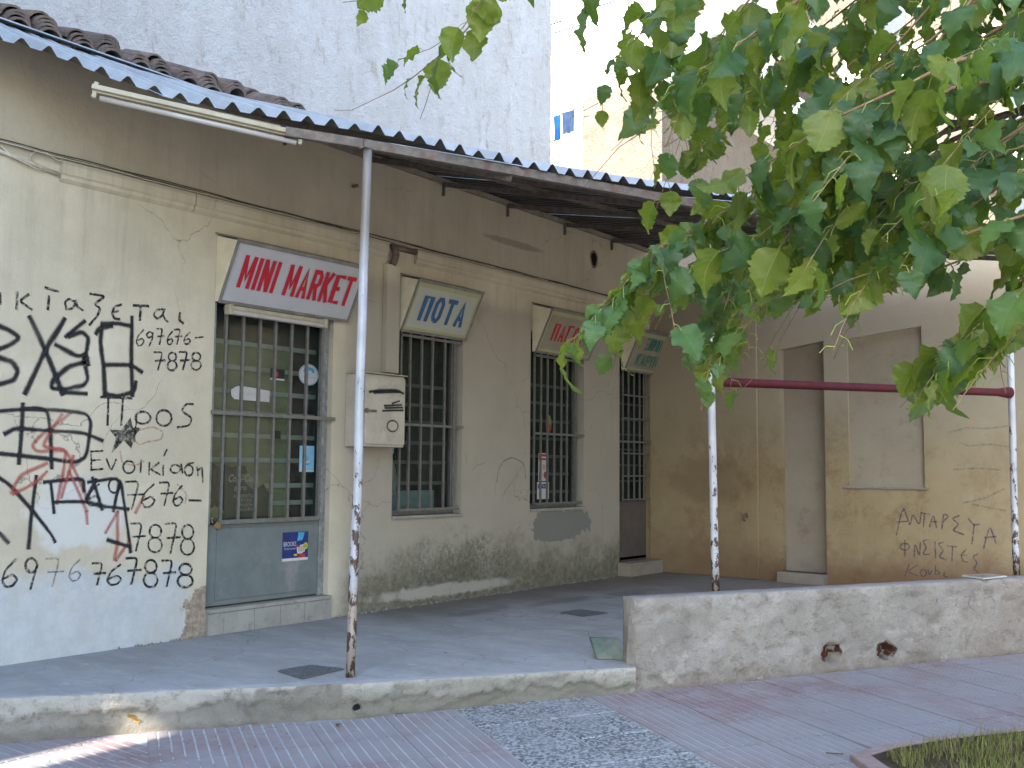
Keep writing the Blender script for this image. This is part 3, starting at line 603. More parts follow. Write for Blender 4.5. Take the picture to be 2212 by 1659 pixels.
# MINI MARKET door
u0, u1, z0, z1 = OPEN[0]
dr = empty('door', P(0.76, -0.06, z0)); parent(dr, shop)
ringframe(u0 + .002, u1 - .002, z0 + .002, z1, -0.138, -0.108, 0.03).build('door_frame', 'door_paint', dr, bevel=0.003)
mb = MB(); mb.box(u0 + .012, 1.232, -0.075, -0.04, z0 + 0.014, 0.745); mb.box(u0 + .10, 1.15, -0.04, -0.033, z0 + 0.05, 0.72); mb.build('lower_panel', 'door_paint', dr, bevel=0.003)
mb = MB(); mb.box(1.236, 1.262, -0.08, -0.03, z0 + 0.005, 2.3); mb.box(1.268, u1 - .004, -0.09, -0.05, z0 + .005, 2.3); mb.build('door_stile', 'door_edge', dr, bevel=0.002)
mb = MB(); mb.box(u0 + .004, u0 + .03, -0.07, -0.02, .75, 2.3); mb.build('door_stile', 'door_edge', dr, bevel=0.002)
mb = MB(); mb.box(u0 + .03, 1.262, -0.108, -0.104, 0.75, 2.3); mb.build('pane', 'glass', dr)
for k, u in enumerate((0.315, 0.463, 0.611, 0.752, 0.904, 1.055, 1.204)):
    v_bar(u, -0.012, 0.76, 2.28, 0.020).build('bar', 'grille_steel', dr)
h_bar(0.20, 1.33, 0.012, 1.525, 0.02, 0.026).build('lock_bar', 'grille_steel', dr)
h_bar(0.30, 1.20, -0.012, 0.765, 0.03, 0.03).build('grille_rail', 'grille_steel', dr); h_bar(0.30, 1.20, -0.012, 2.262, 0.03, 0.03).build('grille_rail', 'grille_steel', dr)
opening_back(dr, u0, u1, z0, z1, [2.055, 1.875, 1.70, 1.545, 1.378, 1.20, 1.011, 0.88], 0.034, [(u0 + .01, 1.06, 0.75, 2.05, 'shutter_green'), (1.09, u1 - .01, 0.75, 1.98, 'print_black')])
# other openings
def window(u0, u1, z0, z1, bars, hz, slats, greens):
    w = empty('window', P((u0 + u1) / 2, -0.05, z0)); parent(w, shop)
    ringframe(u0 + .004, u1 - .004, z0 + .004, z1, -0.13, -0.09, 0.045).build('frame', 'grille_steel', w, bevel=.003)
    mb = MB(); mb.box(u0 + .05, u1 - .05, -0.12, -0.115, z0 + .05, z1 - .05); mb.build('pane', 'glass', w)
    for u in bars: v_bar(u, -0.02, z0 + .035, 2.30, 0.017).build('bar', 'grille_steel', w)
    for z in hz: h_bar(bars[0] - .01, u1 + (.02 if abs(z - 1.52) < .05 else -.03), -0.005, z, 0.012, 0.022).build('cross_bar', 'grille_steel', w)
    mb = MB(); mb.box(u0 - .0, u1 + .01, -0.09, 0.022, z0 - .022, z0 + .003); mb.build('sill', 'stepmat', w, bevel=.004)
    opening_back(w, u0, u1, z0, z1, slats, 0.03, greens); return w
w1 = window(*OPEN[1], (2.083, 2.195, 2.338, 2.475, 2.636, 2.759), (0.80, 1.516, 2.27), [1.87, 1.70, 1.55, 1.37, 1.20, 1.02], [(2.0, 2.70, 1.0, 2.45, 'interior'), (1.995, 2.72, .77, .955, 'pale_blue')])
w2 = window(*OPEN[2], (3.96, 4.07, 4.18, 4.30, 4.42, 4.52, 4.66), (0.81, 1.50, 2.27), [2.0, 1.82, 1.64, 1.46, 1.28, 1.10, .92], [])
# hanging bag seen behind the first window
mb = MB()
rings = []
for k in range(9):
    z = 1.28 - 0.045 * k; rr = 0.02 + 0.07 * math.sin(min(1, k / 8 * 1.1) * math.pi * 0.62); rings.append((z, rr))
vs = []; fs = []
for z, rr in rings:
    for i in range(12): a = i * math.pi / 6; vs.append(P(2.11 + rr * 1.1 * math.cos(a), -0.165 + rr * .15 * math.sin(a), z) + Vector((noise.noise(Vector((a, z * 9, 0))) * .01, 0, 0)))
for k in range(8):
    for i in range(12): j = (i + 1) % 12; fs.append((k * 12 + j, k * 12 + i, (k + 1) * 12 + i, (k + 1) * 12 + j))
mb.add(vs, fs); mb.build('plastic_bag', 'shutter_slat', smooth=True, label='pale crumpled bag hanging behind the bars of the ΠΟΤΑ window', cat='bag')
u0, u1, z0, z1 = OPEN[3]
d2 = empty('door', P(5.9, -0.06, z0), 'dark brown barred door in the corner'); parent(d2, shop)
ringframe(u0, u1, z0 + .002, z1, -0.12, -0.06, 0.045).build('door_frame', 'brown_door_paint', d2, bevel=.003)
mb = MB(); mb.box(u0 + .05, u1 - .05, -0.10, -0.06, z0 + .012, .80); mb.build('lower_panel', 'brown_door_paint', d2, bevel=.003)
mb = MB(); mb.box(u0 + .05, u1 - .05, -0.11, -0.105, .80, 2.3); mb.build('pane', 'glass', d2)
for u in (5.60, 5.72, 5.84, 5.96, 6.08, 6.20): v_bar(u, -0.02, .80, 2.26, .016).build('bar', 'grille_steel', d2)
for z in (0.82, 1.08, 1.33, 1.72, 1.98, 2.26): h_bar(5.56, 6.24, -.005, z, .012, .016).build('cross_bar', 'grille_steel', d2)
h_bar(5.50, 6.26, 0.012, 1.46, .018, .02).build('lock_bar', 'grille_steel', d2)
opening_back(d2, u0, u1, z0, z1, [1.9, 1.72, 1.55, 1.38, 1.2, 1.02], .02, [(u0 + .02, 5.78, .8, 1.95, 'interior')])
# steps, made of marble pieces
st = empty('door_step', P(0.78, 0.03, 0)); parent(st, shop)
for a, b in ((0.215, 0.34), (0.343, 0.60), (0.603, 0.83), (0.833, 1.06), (1.063, 1.32)):
    mb = MB(); mb.box(a, b, 0.002, 0.035, 0.001, 0.150); mb.build('step_tile', 'stepmat', st, bevel=.003)
mb = MB(); mb.box(0.213, 1.318, -0.139, 0.042, 0.152, 0.178); mb.build('step_slab', 'stepmat', st, bevel=.004)
st2 = empty('door_step', P(5.9, 0.03, 0)); parent(st2, shop)
for a, b in ((5.46, 5.87), (5.873, 6.165)):
    mb = MB(); mb.box(a, b, 0.002, 0.17, 0.001, 0.118); mb.build('step_tile', 'niche', st2, bevel=.004)
mb = MB(); mb.box(5.46, 6.165, 0.002, 0.175, 0.12, 0.142); mb.build('step_slab', 'niche', st2, bevel=.004)

# rubble along the foot of the wall
mb = MB(); rr = random.Random(3)
for k in range(170):
    u = rr.uniform(1.35, 5.4) if k > 30 else rr.uniform(-0.5, 0.25); s = rr.uniform(.004, .016); c = P(u, rr.uniform(.005, .05), s * .4)
    a = rr.uniform(0, 3); q = [c + Vector((s * math.cos(a + i * 1.57) * rr.uniform(.6, 1), s * math.sin(a + i * 1.57) * rr.uniform(.6, 1), -s * .4)) for i in range(4)]
    mb.hexa(q, [p.lerp(c, .35) + Vector((0, 0, s * rr.uniform(.5, 1.1))) for p in q])
mb.build('plaster_crumbs', 'kerb', kind='stuff', label='fallen plaster crumbs lying along the foot of the shop wall', cat='rubble')

# clay tiled roof
TP = 0.43
rf = MB(); rf.hexa([P(-7, -0.03, 3.70), P(6.3, -0.03, 3.70), P(6.3, -2.4, 3.70 + 2.37 * TP - .03), P(-7, -2.4, 3.70 + 2.37 * TP - .03)], [P(-7, -0.03, 3.73), P(6.3, -0.03, 3.73), P(6.3, -2.4, 3.73 + 2.37 * TP), P(-7, -2.4, 3.73 + 2.37 * TP)])
roof = rf.build('tiled_roof', 'claytile', shop)
def barrel():
    mb = MB(); n = 8; L = 0.40; vs = []; fs = []
    for e, (y, r0) in enumerate(((0, 0.082), (L, 0.066))):
        for t_ in (0, 0.014):
            for i in range(n + 1): a = math.pi * i / n; vs.append(((r0 + 0 - t_) * math.cos(a), y, (r0 - t_) * math.sin(a) * 1.0))
    m = n + 1
    for i in range(n):
        fs += [(i, i + 1, 2 * m + i + 1, 2 * m + i), (m + i + 1, m + i, 3 * m + i, 3 * m + i + 1), (i + 1, i, m + i, m + i + 1), (2 * m + i, 2 * m + i + 1, 3 * m + i + 1, 3 * m + i)]
    mb.add(vs, fs); return mb
bt = barrel().build('roof_tile', 'claytile', roof, smooth=False); firstt = True
rr = random.Random(11); sl_ = math.atan(TP)
def lay(u, w, z, rx, rz, flip=False, sc=1.0):
    global firstt
    if firstt: o = bt; firstt = False
    else: o = inst(bt, 'roof_tile', (0, 0, 0), roof)
    o.location = P(u, w, z); m = Matrix.Rotation(rx, 3, 'X') @ Matrix.Rotation(rz, 3, 'Z')
    if flip: m = m @ Matrix.Rotation(math.pi, 3, 'Y')
    o.rotation_euler = m.to_euler(); o.scale = (sc, 1, sc)
for k in range(15):
    u = -1.80 + 0.20 * k + rr.uniform(-.02, .02); low_ = u > .35
    if abs(u - .62) < .09: continue
    st0 = rr.choice((3, 4, 5)) if not low_ else rr.choice((2, 3)); a_ = rr.uniform(-.06, .06); sc = rr.uniform(.88, 1.08)
    for j in range(st0):                       # doubled-up cover tiles: their curved ends show as stacked arcs
        lay(u + .008 * j * rr.uniform(-1, 1), -0.07 - 0.022 * j, 3.775 + (.0 if not low_ else .055) + 0.031 * j + rr.uniform(-.003, .003), sl_ - .04 + rr.uniform(-.02, .02), a_ + rr.uniform(-.03, .03), sc=sc)
    for j in range(1, 5): lay(u + rr.uniform(-.01, .01), -0.16 - 0.30 * j, 3.86 + .30 * j * (TP - .03) + (.05 if low_ else 0), sl_ + .02, a_, sc=sc)
    for j in range(3): lay(u + .10, -0.24 - .33 * j, 3.83 + .33 * j * TP, sl_, 0, True)

# ------------------------------------------------------------------ canopy
EAVE = [(-2.6, -.20, 3.62), (-2.0, .12, 3.53), (-1.47, .57, 3.425), (-1.3, .715, 3.36), (-1.12, .87, 3.275), (-.91, 1.06, 3.20), (-.72, 1.23, 3.16), (-.43, 1.49, 3.12), (-.13, 1.73, 3.09), (.2, 1.94, 3.055), (.5, 2.12, 3.01), (1.04, 2.44, 2.973), (1.7, 2.84, 2.962), (1.93, 2.98, 2.955), (4.43, 4.26, 2.94), (6.0, 5.06, 2.93)]
def eave(u):
    for a, b in zip(EAVE, EAVE[1:]):
        if a[0] <= u <= b[0]: t = (u - a[0]) / (b[0] - a[0]); return a[1] + (b[1] - a[1]) * t, a[2] + (b[2] - a[2]) * t
    return EAVE[-1][1:]
canopy = empty('canopy', P(2, 1.5, 3.2), 'corrugated metal canopy sloping from the shop wall out to three white posts', 'canopy')
PITCHU = 0.105; rr = random.Random(5)
u = -2.6; k = 0
while u < 5.78:
    nr = 8; vs = []; prof = []
    for r_ in range(nr): hj = rr.uniform(.82, 1.1); prof += [(u + r_ * PITCHU + a, h * hj) for a, h in ((0, 0), (0.040, 0), (0.064, 0.042), (0.068, 0.046), (0.076, 0.046), (0.080, 0.042))]
    prof.append((u + nr * PITCHU, 0)); lift = 0.004 * (k % 2); skew = rr.uniform(-.012, .012); m = len(prof); th = 0.0025
    for side in (0, 1):
        for x, h in prof:
            we, ze = eave(min(x, 5.99)); we += .014 * noise.noise(Vector((x * 9, 4, 0))); h_ = h - th * side
            vs.append(P(x, we + skew, ze + h_ + lift)); vs.append(P(x, -0.06, 3.735 + h_ + lift))
    fs = [(2 * i, 2 * i + 2, 2 * i + 3, 2 * i + 1) for i in range(m - 1)]; nt = len(fs)
    fs += [(2 * m + 2 * i, 2 * m + 2 * i + 1, 2 * m + 2 * i + 3, 2 * m + 2 * i + 2) for i in range(m - 1)]; nb = len(fs)
    fs += [(2 * i, 2 * m + 2 * i, 2 * m + 2 * i + 2, 2 * i + 2) for i in range(m - 1)]
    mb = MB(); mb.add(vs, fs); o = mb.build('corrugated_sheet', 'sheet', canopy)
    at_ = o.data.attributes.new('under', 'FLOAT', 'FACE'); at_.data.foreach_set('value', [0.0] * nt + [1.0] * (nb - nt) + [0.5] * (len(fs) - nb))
    u += nr * PITCHU - 0.0; k += 1
vs = []; prof = []; x0_ = 5.80
for r_ in range(3): prof += [(x0_ + r_ * PITCHU + a, h) for a, h in ((0, 0), (0.040, 0), (0.064, 0.042), (0.068, 0.046), (0.076, 0.046), (0.080, 0.042))]
prof.append((6.13, 0)); m = len(prof)
for side in (0, 1):
    for x, h in prof:
        we, ze = eave(5.99); f_ = 1.25 / we; vs += [P(x, 1.25, 3.735 + (ze - 3.735) * f_ + h - .0025 * side + .003), P(x, -.06, 3.738 + h - .0025 * side)]
fs = [(2 * i, 2 * i + 2, 2 * i + 3, 2 * i + 1) for i in range(m - 1)] + [(2 * m + 2 * i, 2 * m + 2 * i + 1, 2 * m + 2 * i + 3, 2 * m + 2 * i + 2) for i in range(m - 1)]
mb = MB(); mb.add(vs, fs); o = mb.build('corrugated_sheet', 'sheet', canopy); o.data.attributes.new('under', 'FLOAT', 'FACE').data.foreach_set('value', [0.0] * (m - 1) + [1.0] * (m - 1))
# flashing strip over the top end of the sheets
mb = MB(); pts = [(-2.6, 0), (-.8, 0), (-.1, 0), (.9, 0)]
for i in range(3):
    a, b = pts[i][0], pts[i + 1][0]; mb.hexa([P(a, 0.03, 3.765), P(b, 0.03, 3.765), P(b, -0.10, 3.80), P(a, -0.10, 3.80)], [P(a, 0.03, 3.773), P(b, 0.03, 3.773), P(b, -0.10, 3.808), P(a, -0.10, 3.808)])
mb.build('flashing', 'sheet', canopy).data.attributes.new('under', 'FLOAT', 'FACE')
PB1, PB2, PB3 = Vector((-0.055, 1.75)), Vector((1.93, 2.93)), Vector((4.43, 4.205))
def beam_z(u): return eave(u)[1] - 0.062
mb = MB(); a = Vector((-0.5, 1.36)); 
pl_ = [(-0.40, 1.46), (-0.055, 1.735), (1.93, 2.91), (4.43, 4.19), (5.9, 4.96)]
for (x0, y0), (x1, y1) in zip(pl_, pl_[1:]): mb.bar(P(x0, y0, beam_z(x0) - .0), P(x1, y1, beam_z(x1) - .0), 0.04, 0.055)
mb.build('front_beam', 'rusty_steel', canopy, bevel=.003)
mb = MB(); mb.bar(P(-0.85, 1.04, 3.165), P(-0.41, 1.43, 3.07), 0.03, 0.045); mb.build('eaves_board', 'wood_grey', canopy, bevel=.003)
for f_ in (0.33, 0.66):
    mb = MB(); pts = []
    for u in [0.0 + i * 0.73 for i in range(9)]:
        we, ze = eave(u); w = we * f_; z = 3.76 + (ze - 3.76) * ((w + .12) / (we + .12)) - .045; pts.append(P(u, w, z))
    for p, q in zip(pts, pts[1:]): mb.bar(p, q, .03, .035)
    mb.build('purlin', 'rusty_steel', canopy)
mb = MB(); mb.box(-0.1, 6.1, .003, .04, 3.665, 3.71); mb.build('wall_plate', 'wood_grey', canopy, bevel=.003)
for u in (0.75, 1.62, 2.53, 3.45, 4.4, 5.3):
    mb = MB(); we, ze = eave(u); mb.bar(P(u, 0.04, 3.655), P(u, we - .08, ze - .10 + .035), .03, .04); mb.build('rafter', 'rusty_steel', canopy)
    mb = MB(); mb.bar(P(u + .02, 0.012, 3.665), P(u + .02, .012, 3.56), .035, .012); mb.build('wall_bracket', 'rusty_steel', canopy)

# posts
def post(px, zbase, ptop, label, r_=0.026):
    o = empty('canopy_post', P(px[0], px[1], zbase), label, 'post', 'white painted posts carrying the canopy')
    mb = MB(); a = P(px[0], px[1], zbase - .004); b = P(ptop[0], ptop[1], ptop[2]); mb.tube([a.lerp(b, k / 12) + Vector((noise.noise(Vector((px[0], k * .35, 0))), noise.noise(Vector((px[0], 5, k * .35))), 0)) * (.006 if 0 < k < 12 else 0) for k in range(13)], r_, 20); mb.build('pole', 'pole', o, smooth=True)
    mb = MB(); mb.box(ptop[0] - .045, ptop[0] + .045, ptop[1] - .03, ptop[1] + .03, ptop[2] - .004, ptop[2] + .004); mb.build('top_plate', 'rusty_steel', o)
    return o
post((-0.071, 1.742), 0.0, (-0.045, 1.765, beam_z(-.05) - .032), 'peeling white metal post standing on the porch edge in front of the MINI MARKET sign')
post((1.945, 2.947), 0.392, (1.915, 2.92, beam_z(1.93) - .032), 'peeling white post on the low wall at the left end of the red pipe', 0.025)
post((4.428, 4.19), 0.392, (4.428, 4.20, beam_z(4.43) - .032), 'white post on the low wall at the right end of the red pipe', 0.025)
# red pipe
mb = MB(); A_ = P(1.943, 2.945, 1.727); B_ = P(4.427, 4.195, 1.765); n = 14; dd = (B_ - A_).normalized()
pts = [A_ + dd * .024, A_ + dd * .05, A_ + dd * .09] + [A_.lerp(B_, t_ / 10) for t_ in range(1, 10)] + [B_ - dd * .16, B_ - dd * .07, B_ - dd * .026]
mb.tube(pts, [.036, .036, .031] + [.029] * 9 + [.029, .040, .045], 16); mb.build('red_pipe', 'red_pipe_paint', smooth=True, label='dark red horizontal pipe fixed between two white posts above the low wall', cat='pipe')

# ------------------------------------------------------------------ signs
LET = {'M': [[(0, 0), (0, 1)], [(0, 1), (.5, .25), (1, 1)], [(1, 1), (1, 0)]], 'I': [[(.5, 0), (.5, 1)]], 'N': [[(0, 0), (0, 1)], [(0, 1), (1, 0)], [(1, 0), (1, 1)]],
       'A': [[(0, 0), (.5, 1), (1, 0)], [(.2, .28), (.8, .28)]], 'R': [[(0, 0), (0, 1)], [(0, 1), (.75, 1), (1, .85), (1, .6), (.75, .47), (0, .47)], [(.5, .47), (1, 0)]],
       'K': [[(0, 0), (0, 1)], [(1, 1), (.05, .45)], [(.3, .55), (1, 0)]], 'E': [[(1, 1), (0, 1), (0, 0), (1, 0)], [(0, .52), (.85, .52)]], 'T': [[(0, 1), (1, 1)], [(.5, 1), (.5, 0)]],
       'Π': [[(0, 0), (0, 1), (1, 1), (1, 0)]], 'Ο': [[(.3, 0), (0, .2), (0, .8), (.3, 1), (.7, 1), (1, .8), (1, .2), (.7, 0), (.3, 0)]], 'Γ': [[(0, 0), (0, 1), (1, 1)]],
       'Ρ': [[(0, 0), (0, 1), (.8, 1), (1, .85), (1, .6), (.8, .45), (0, .45)]], 'Ξ': [[(0, 1), (1, 1)], [(.1, .5), (.9, .5)], [(0, 0), (1, 0)]], 'Η': [[(0, 0), (0, 1)], [(1, 0), (1, 1)], [(0, .5), (1, .5)]], 'Ω': [[(0, 0), (.3, 0), (.05, .4), (.1, .85), (.5, 1), (.9, .85), (.95, .4), (.7, 0), (1, 0)]]}
for a, b in (('Α', 'A'), ('Τ', 'T'), ('Ι', 'I'), ('Κ', 'K')): LET[a] = LET[b]
def sign(u0, u1, ur, lines, face, label, w_t=0.235, w_b=0.035, zt=2.705, zb=2.30, edge=None):
    """tilted light box: top leans out. lines = [(text, s0, s1, h0, h1, material, stroke)] in face fractions"""
    o = empty('shop_sign', P((u0 + u1) / 2, 0, zb), label, 'sign', 'tilted shop signs over the openings')
    c = lambda s_, h, k=0.0: P(u0 + .014 + (ur - u0 - .028) * s_, w_b + (w_t - w_b) * h, zb + (zt - zb) * h) + nn_ * k
    nn_ = Vector((0, -(zt - zb), -(w_t - w_b))).normalized()
    mb = MB(); mb.hexa([P(u0, w_b - .004, zb), P(ur, w_b - .004, zb), P(ur, .002, zb), P(u0, .002, zb)], [P(u0, w_t - .004, zt), P(ur, w_t - .004, zt), P(ur, .002, zt + .06), P(u0, .002, zt + .06)])
    mb.build('sign_box', 'cream_cheek', o, bevel=.002)
    mb = MB(); t = .025
    def strip(s0, h0, s1, h1, k0, k1):
        q = [c(s0, h0, k0), c(s1, h0, k0), c(s1, h1, k0), c(s0, h1, k0)]; mb.hexa(q, [p + nn_ * (k1 - k0) for p in q])
    fs_ = .012 / (ur - u0); fh = .03
    strip(-fs_, -.02, 1 + fs_, fh, -.001, .014); strip(-fs_, 1 - fh, 1 + fs_, 1.03, -.001, .014); strip(-fs_, fh, 0.004, 1 - fh, -.001, .014); strip(.996, fh, 1 + fs_, 1 - fh, -.001, .014)
    mb.build('frame', 'sign_frame', o, bevel=.002)
    mb = MB(); mb.hexa([P(u0 - .015, w_t + .012, zt + .006), P(ur + .02, w_t + .012, zt + .006), P(ur + .02, .003, zt + .075), P(u0 - .015, .003, zt + .075)], [P(u0 - .015, w_t + .012, zt + .012), P(ur + .02, w_t + .012, zt + .012), P(ur + .02, .003, zt + .083), P(u0 - .015, .003, zt + .083)]); mb.build('top_cover', 'sign_frame', o)
    mb = MB(); mb.quad(c(.004, fh, .002), c(.996, fh, .002), c(.996, 1 - fh, .002), c(.004, 1 - fh, .002)); mb.build('face', face, o)
    if edge:
        mb = MB()
        for a, b, h0, h1 in ((.004, .996, fh, .09), (.004, .996, .88, 1 - fh), (.004, .035, .09, .88), (.965, .996, .09, .88)): mb.quad(c(a, h0, .0035), c(b, h0, .0035), c(b, h1, .0035), c(a, h1, .0035))
        mb.build('yellowed_edge', 'sign_yellowed', o)
    kk = 0
    for text, s0, s1, h0, h1, mat, sw, gapw in lines:
        n = len(text); wsum = sum(.42 if ch == 'I' or ch == 'Ι' else (.55 if ch == ' ' else (1.15 if ch == 'M' else 1)) for ch in text) + gapw * (n - 1); x = 0
        for ch in text:
            cw = .42 if ch in 'IΙ' else (.55 if ch == ' ' else (1.15 if ch == 'M' else 1))
            if ch != ' ':
                mb = MB()
                for st_ in LET[ch]:
                    kk += 1
                    pts = []
                    for px_, py_ in st_:
                        ins = sw / 2 / (ur - u0 - .06); a = s0 + (s1 - s0) * (x) / wsum + ins; b = s0 + (s1 - s0) * (x + cw) / wsum - ins
                        hi = sw / 2 / .45; py2 = py_
                        ix = st_.index((px_, py_)); nb_ = st_[1] if ix == 0 else st_[ix - 1]
                        if (py_ in (0, 1)) and ix in (0, len(st_) - 1) and abs(nb_[1] - py_) > .4 and st_[0] != st_[-1]: hh = h0 + (h1 - h0) * py_
                        else: hh = h0 + hi + (h1 - h0 - 2 * hi) * py_
                        xx = a + (b - a) * px_
                        if ix in (0, len(st_) - 1) and abs(nb_[1] - py_) < .2 and st_[0] != st_[-1] and px_ in (0, 1): xx += ins if px_ == 1 else -ins
                        pts.append(c(xx, hh, .006))
                    stroke_mb(mb, pts, sw, nn_, kk, square=True)
                mb.build('letter', mat, o)
            x += cw + gapw
    return o
sign(0.205, 1.425, 1.425, [('MINI MARKET', .075, .955, .27, .80, 'sign_red', .033, .13)], 'sign_white', 'white sign reading MINI MARKET in red letters over the grey door')
sign(2.01, 2.85, 2.85, [('ΠΟΤΑ', .16, .86, .24, .76, 'sign_blue', .040, .25)], 'sign_cream', 'yellowed sign reading ΠΟΤΑ in blue letters', edge=1)
sign(3.89, 4.83, 4.83, [('ΠΑΓΩΤΑ', .16, .88, .30, .72, 'sign_red', .026, .3)], 'sign_shaded', 'sign with red letters half hidden behind leaves over the second window', edge=1)
sign(5.535, 6.32, 6.32, [('ΞΗΡΟΙ', .30, .72, .56, .86, 'sign_green', .022, .35), ('ΚΑΡΠΟΙ', .18, .94, .16, .45, 'sign_green', .022, .3)], 'sign_shaded', 'sign reading ΚΑΡΠΟΙ in green letters over the corner door', zt=2.68, zb=2.25, edge=1)

# fluorescent lamps
def lamp(a, b, name_label, open_tube, rz=.04):
    o = empty('strip_lamp', a.lerp(b, .5), name_label, 'lamp', 'fluorescent strip lamps')
    d = (b - a).normalized(); mb = MB()
    if open_tube:
        mb.bar(a, b, .075, .028); mb.bar(a + Vector((0, 0, -.018)), b + Vector((0, 0, -.018)), .03, .014); mb.build('housing', 'lamp_plastic', o, bevel=.004)
        mb = MB(); mb.tube([a + d * .04 + Vector((0, 0, -.048)), b - d * .04 + Vector((0, 0, -.048))], .015, 14); mb.build('tube', 'lamp_tube', o, smooth=True)
        for q in (a + d * .015, b - d * .015): mb = MB(); mb.bar(q + Vector((0, 0, -.01)) - d * .012, q + Vector((0, 0, -.01)) + d * .012, .034, .09); mb.build('lamp_holder', 'lamp_plastic', o, bevel=.004)
    else:
        mb = MB(); mb.bar(a + d * .03, b - d * .03, .055, .03); mb.build('housing', 'lamp_plastic', o, bevel=.006)
        mb = MB(); mb.bar(a + d * .03 - Vector((0, .004, .03)), b - d * .03 - Vector((0, .004, .03)), .05, .035); mb.build('diffuser', 'lamp_tube', o, bevel=.014)
        for q in (a + d * .016, b - d * .016): mb = MB(); mb.bar(q - d * .018 - Vector((0, 0, .014)), q + d * .018 - Vector((0, 0, .014)), .068, .075); mb.build('end_cap', 'lamp_plastic', o, bevel=.01)
    return o
la = onv(200, 190, (-1.51, .58), (-.19, 1.60)); lb = onv(656, 294, (-1.51, .58), (-.19, 1.60))
lamp(la, lb, 'long fluorescent lamp with bare tube fixed below the canopy edge', True)
lamp(P(.27, .055, 2.262), P(1.175, .055, 2.262), 'short covered fluorescent lamp directly below the MINI MARKET sign', False)

# meter box
bx = empty('meter_box', P(1.67, .0, 1.31), 'cream meter cabinet with black spray marks beside the first window', 'meter box')
mb = MB(); mb.box(1.446, 1.90, .003, .205, 1.315, 1.885); mb.build('cabinet', 'cream_metal', bx, bevel=.006)
mb = MB(); mb.box(1.455, 1.893, .207, .222, 1.335, 1.865); mb.build('cabinet_door', 'cream_metal', bx, bevel=.003)
mb = MB(); mb.box(1.44, 1.91, .0, .235, 1.888, 1.896); mb.build('lid', 'cream_metal', bx, bevel=.002)
mb = MB(); mb.box(1.435, 1.57, .222, .232, 1.585, 1.603); mb.box(1.45, 1.475, .222, .238, 1.575, 1.613); mb.build('latch', 'rusty_steel', bx, bevel=.002)

# strokes measured in the enlarged quarters of the photograph
c4 = lambda x, y: (x / 3, 553 + y / 3); c7 = lambda x, y: (x / 3, 1106 + y / 3); c5 = lambda x, y: (737.3 + x / 3, 553 + y / 3); c6 = lambda x, y: (1474.7 + x / 3, 553 + y / 3); c9 = lambda x, y: (1474.7 + x / 3, 1106 + y / 3)
def graff(par, name, strokes, fn, plane, nrm, width, mat, label):
    mb = MB()
    for k, s_ in enumerate(strokes): stroke_mb(mb, [plane(*fn(*p)) for p in s_], width, nrm, k)
    return mb.build(name, mat, par, label)
FP = lambda x, y: onw(x, y, 0.0018)
def e(cx, cy, rx, ry, a0=0, a1=360): return circ(cx, cy, rx, ry, 14, a0, a1)
def d6(x0, y0, x1, y1): X = lambda a: x0 + (x1 - x0) * a; Y = lambda a: y0 + (y1 - y0) * a; return [[(X(.9), Y(0)), (X(.25), Y(.35)), (X(0), Y(.75)), (X(.25), Y(1)), (X(.7), Y(.95)), (X(1), Y(.7)), (X(.7), Y(.52)), (X(.15), Y(.68))]]
def d9(x0, y0, x1, y1): X = lambda a: x0 + (x1 - x0) * a; Y = lambda a: y0 + (y1 - y0) * a; return [[(X(.9), Y(.12)), (X(.45), Y(0)), (X(.05), Y(.22)), (X(.35), Y(.45)), (X(.85), Y(.3)), (X(.9), Y(.1))], [(X(.9), Y(.1)), (X(.85), Y(.5)), (X(.45), Y(1))]]
def d7(x0, y0, x1, y1): X = lambda a: x0 + (x1 - x0) * a; Y = lambda a: y0 + (y1 - y0) * a; return [[(X(0), Y(.02)), (X(.8), Y(0)), (X(.35), Y(1))], [(X(.12), Y(.5)), (X(1), Y(.47))]]
def d8(x0, y0, x1, y1): cx = (x0 + x1) / 2; h = y1 - y0; return [e(cx + 2, y0 + h * .24, (x1 - x0) * .42, h * .24), e(cx, y0 + h * .73, (x1 - x0) * .5, h * .27)]
G = []
def word(strokes, fn, width, mat, label, name='graffiti'): return graff(shop, name, strokes, fn, FP, FR, width, mat, label)
word([[(0, 240), (3, 310)], [(112, 235), (108, 345)], [(185, 250), (125, 292), (205, 345)], [(318, 260), (310, 345)], [(295, 205), (375, 230)], [(430, 345), (420, 300), (445, 275), (490, 300), (470, 340), (430, 345)], [(490, 290), (500, 330), (535, 350)],
      [(585, 245), (685, 260), (610, 310), (650, 340), (630, 390), (580, 445)], [(785, 315), (740, 330), (725, 370), (740, 405), (775, 410)], [(730, 365), (765, 355)], [(865, 320), (960, 325)], [(912, 325), (905, 415)],
      [(1050, 345), (1010, 350), (995, 385), (1020, 410), (1050, 385), (1065, 345)], [(1055, 380), (1070, 415), (1085, 425)], [(1165, 370), (1160, 415), (1185, 435)]], c4, 0.0208, 'g_black', 'black brushed Greek word at the top of the writing')
word(d6(882, 480, 935, 582) + d9(945, 490, 995, 582) + d7(1018, 470, 1062, 572) + d6(1082, 490, 1120, 575) + d7(1130, 475, 1178, 570) + d6(1190, 495, 1235, 572) + [[(1265, 530), (1315, 525)]], c4, 0.0143, 'g_black', 'black number 697676- left of the grey door')
word(d7(1000, 622, 1068, 738) + d8(1085, 625, 1145, 742) + d7(1163, 620, 1228, 735) + d8(1238, 625, 1302, 738), c4, 0.0169, 'g_black', 'black number 7878 below the first number')
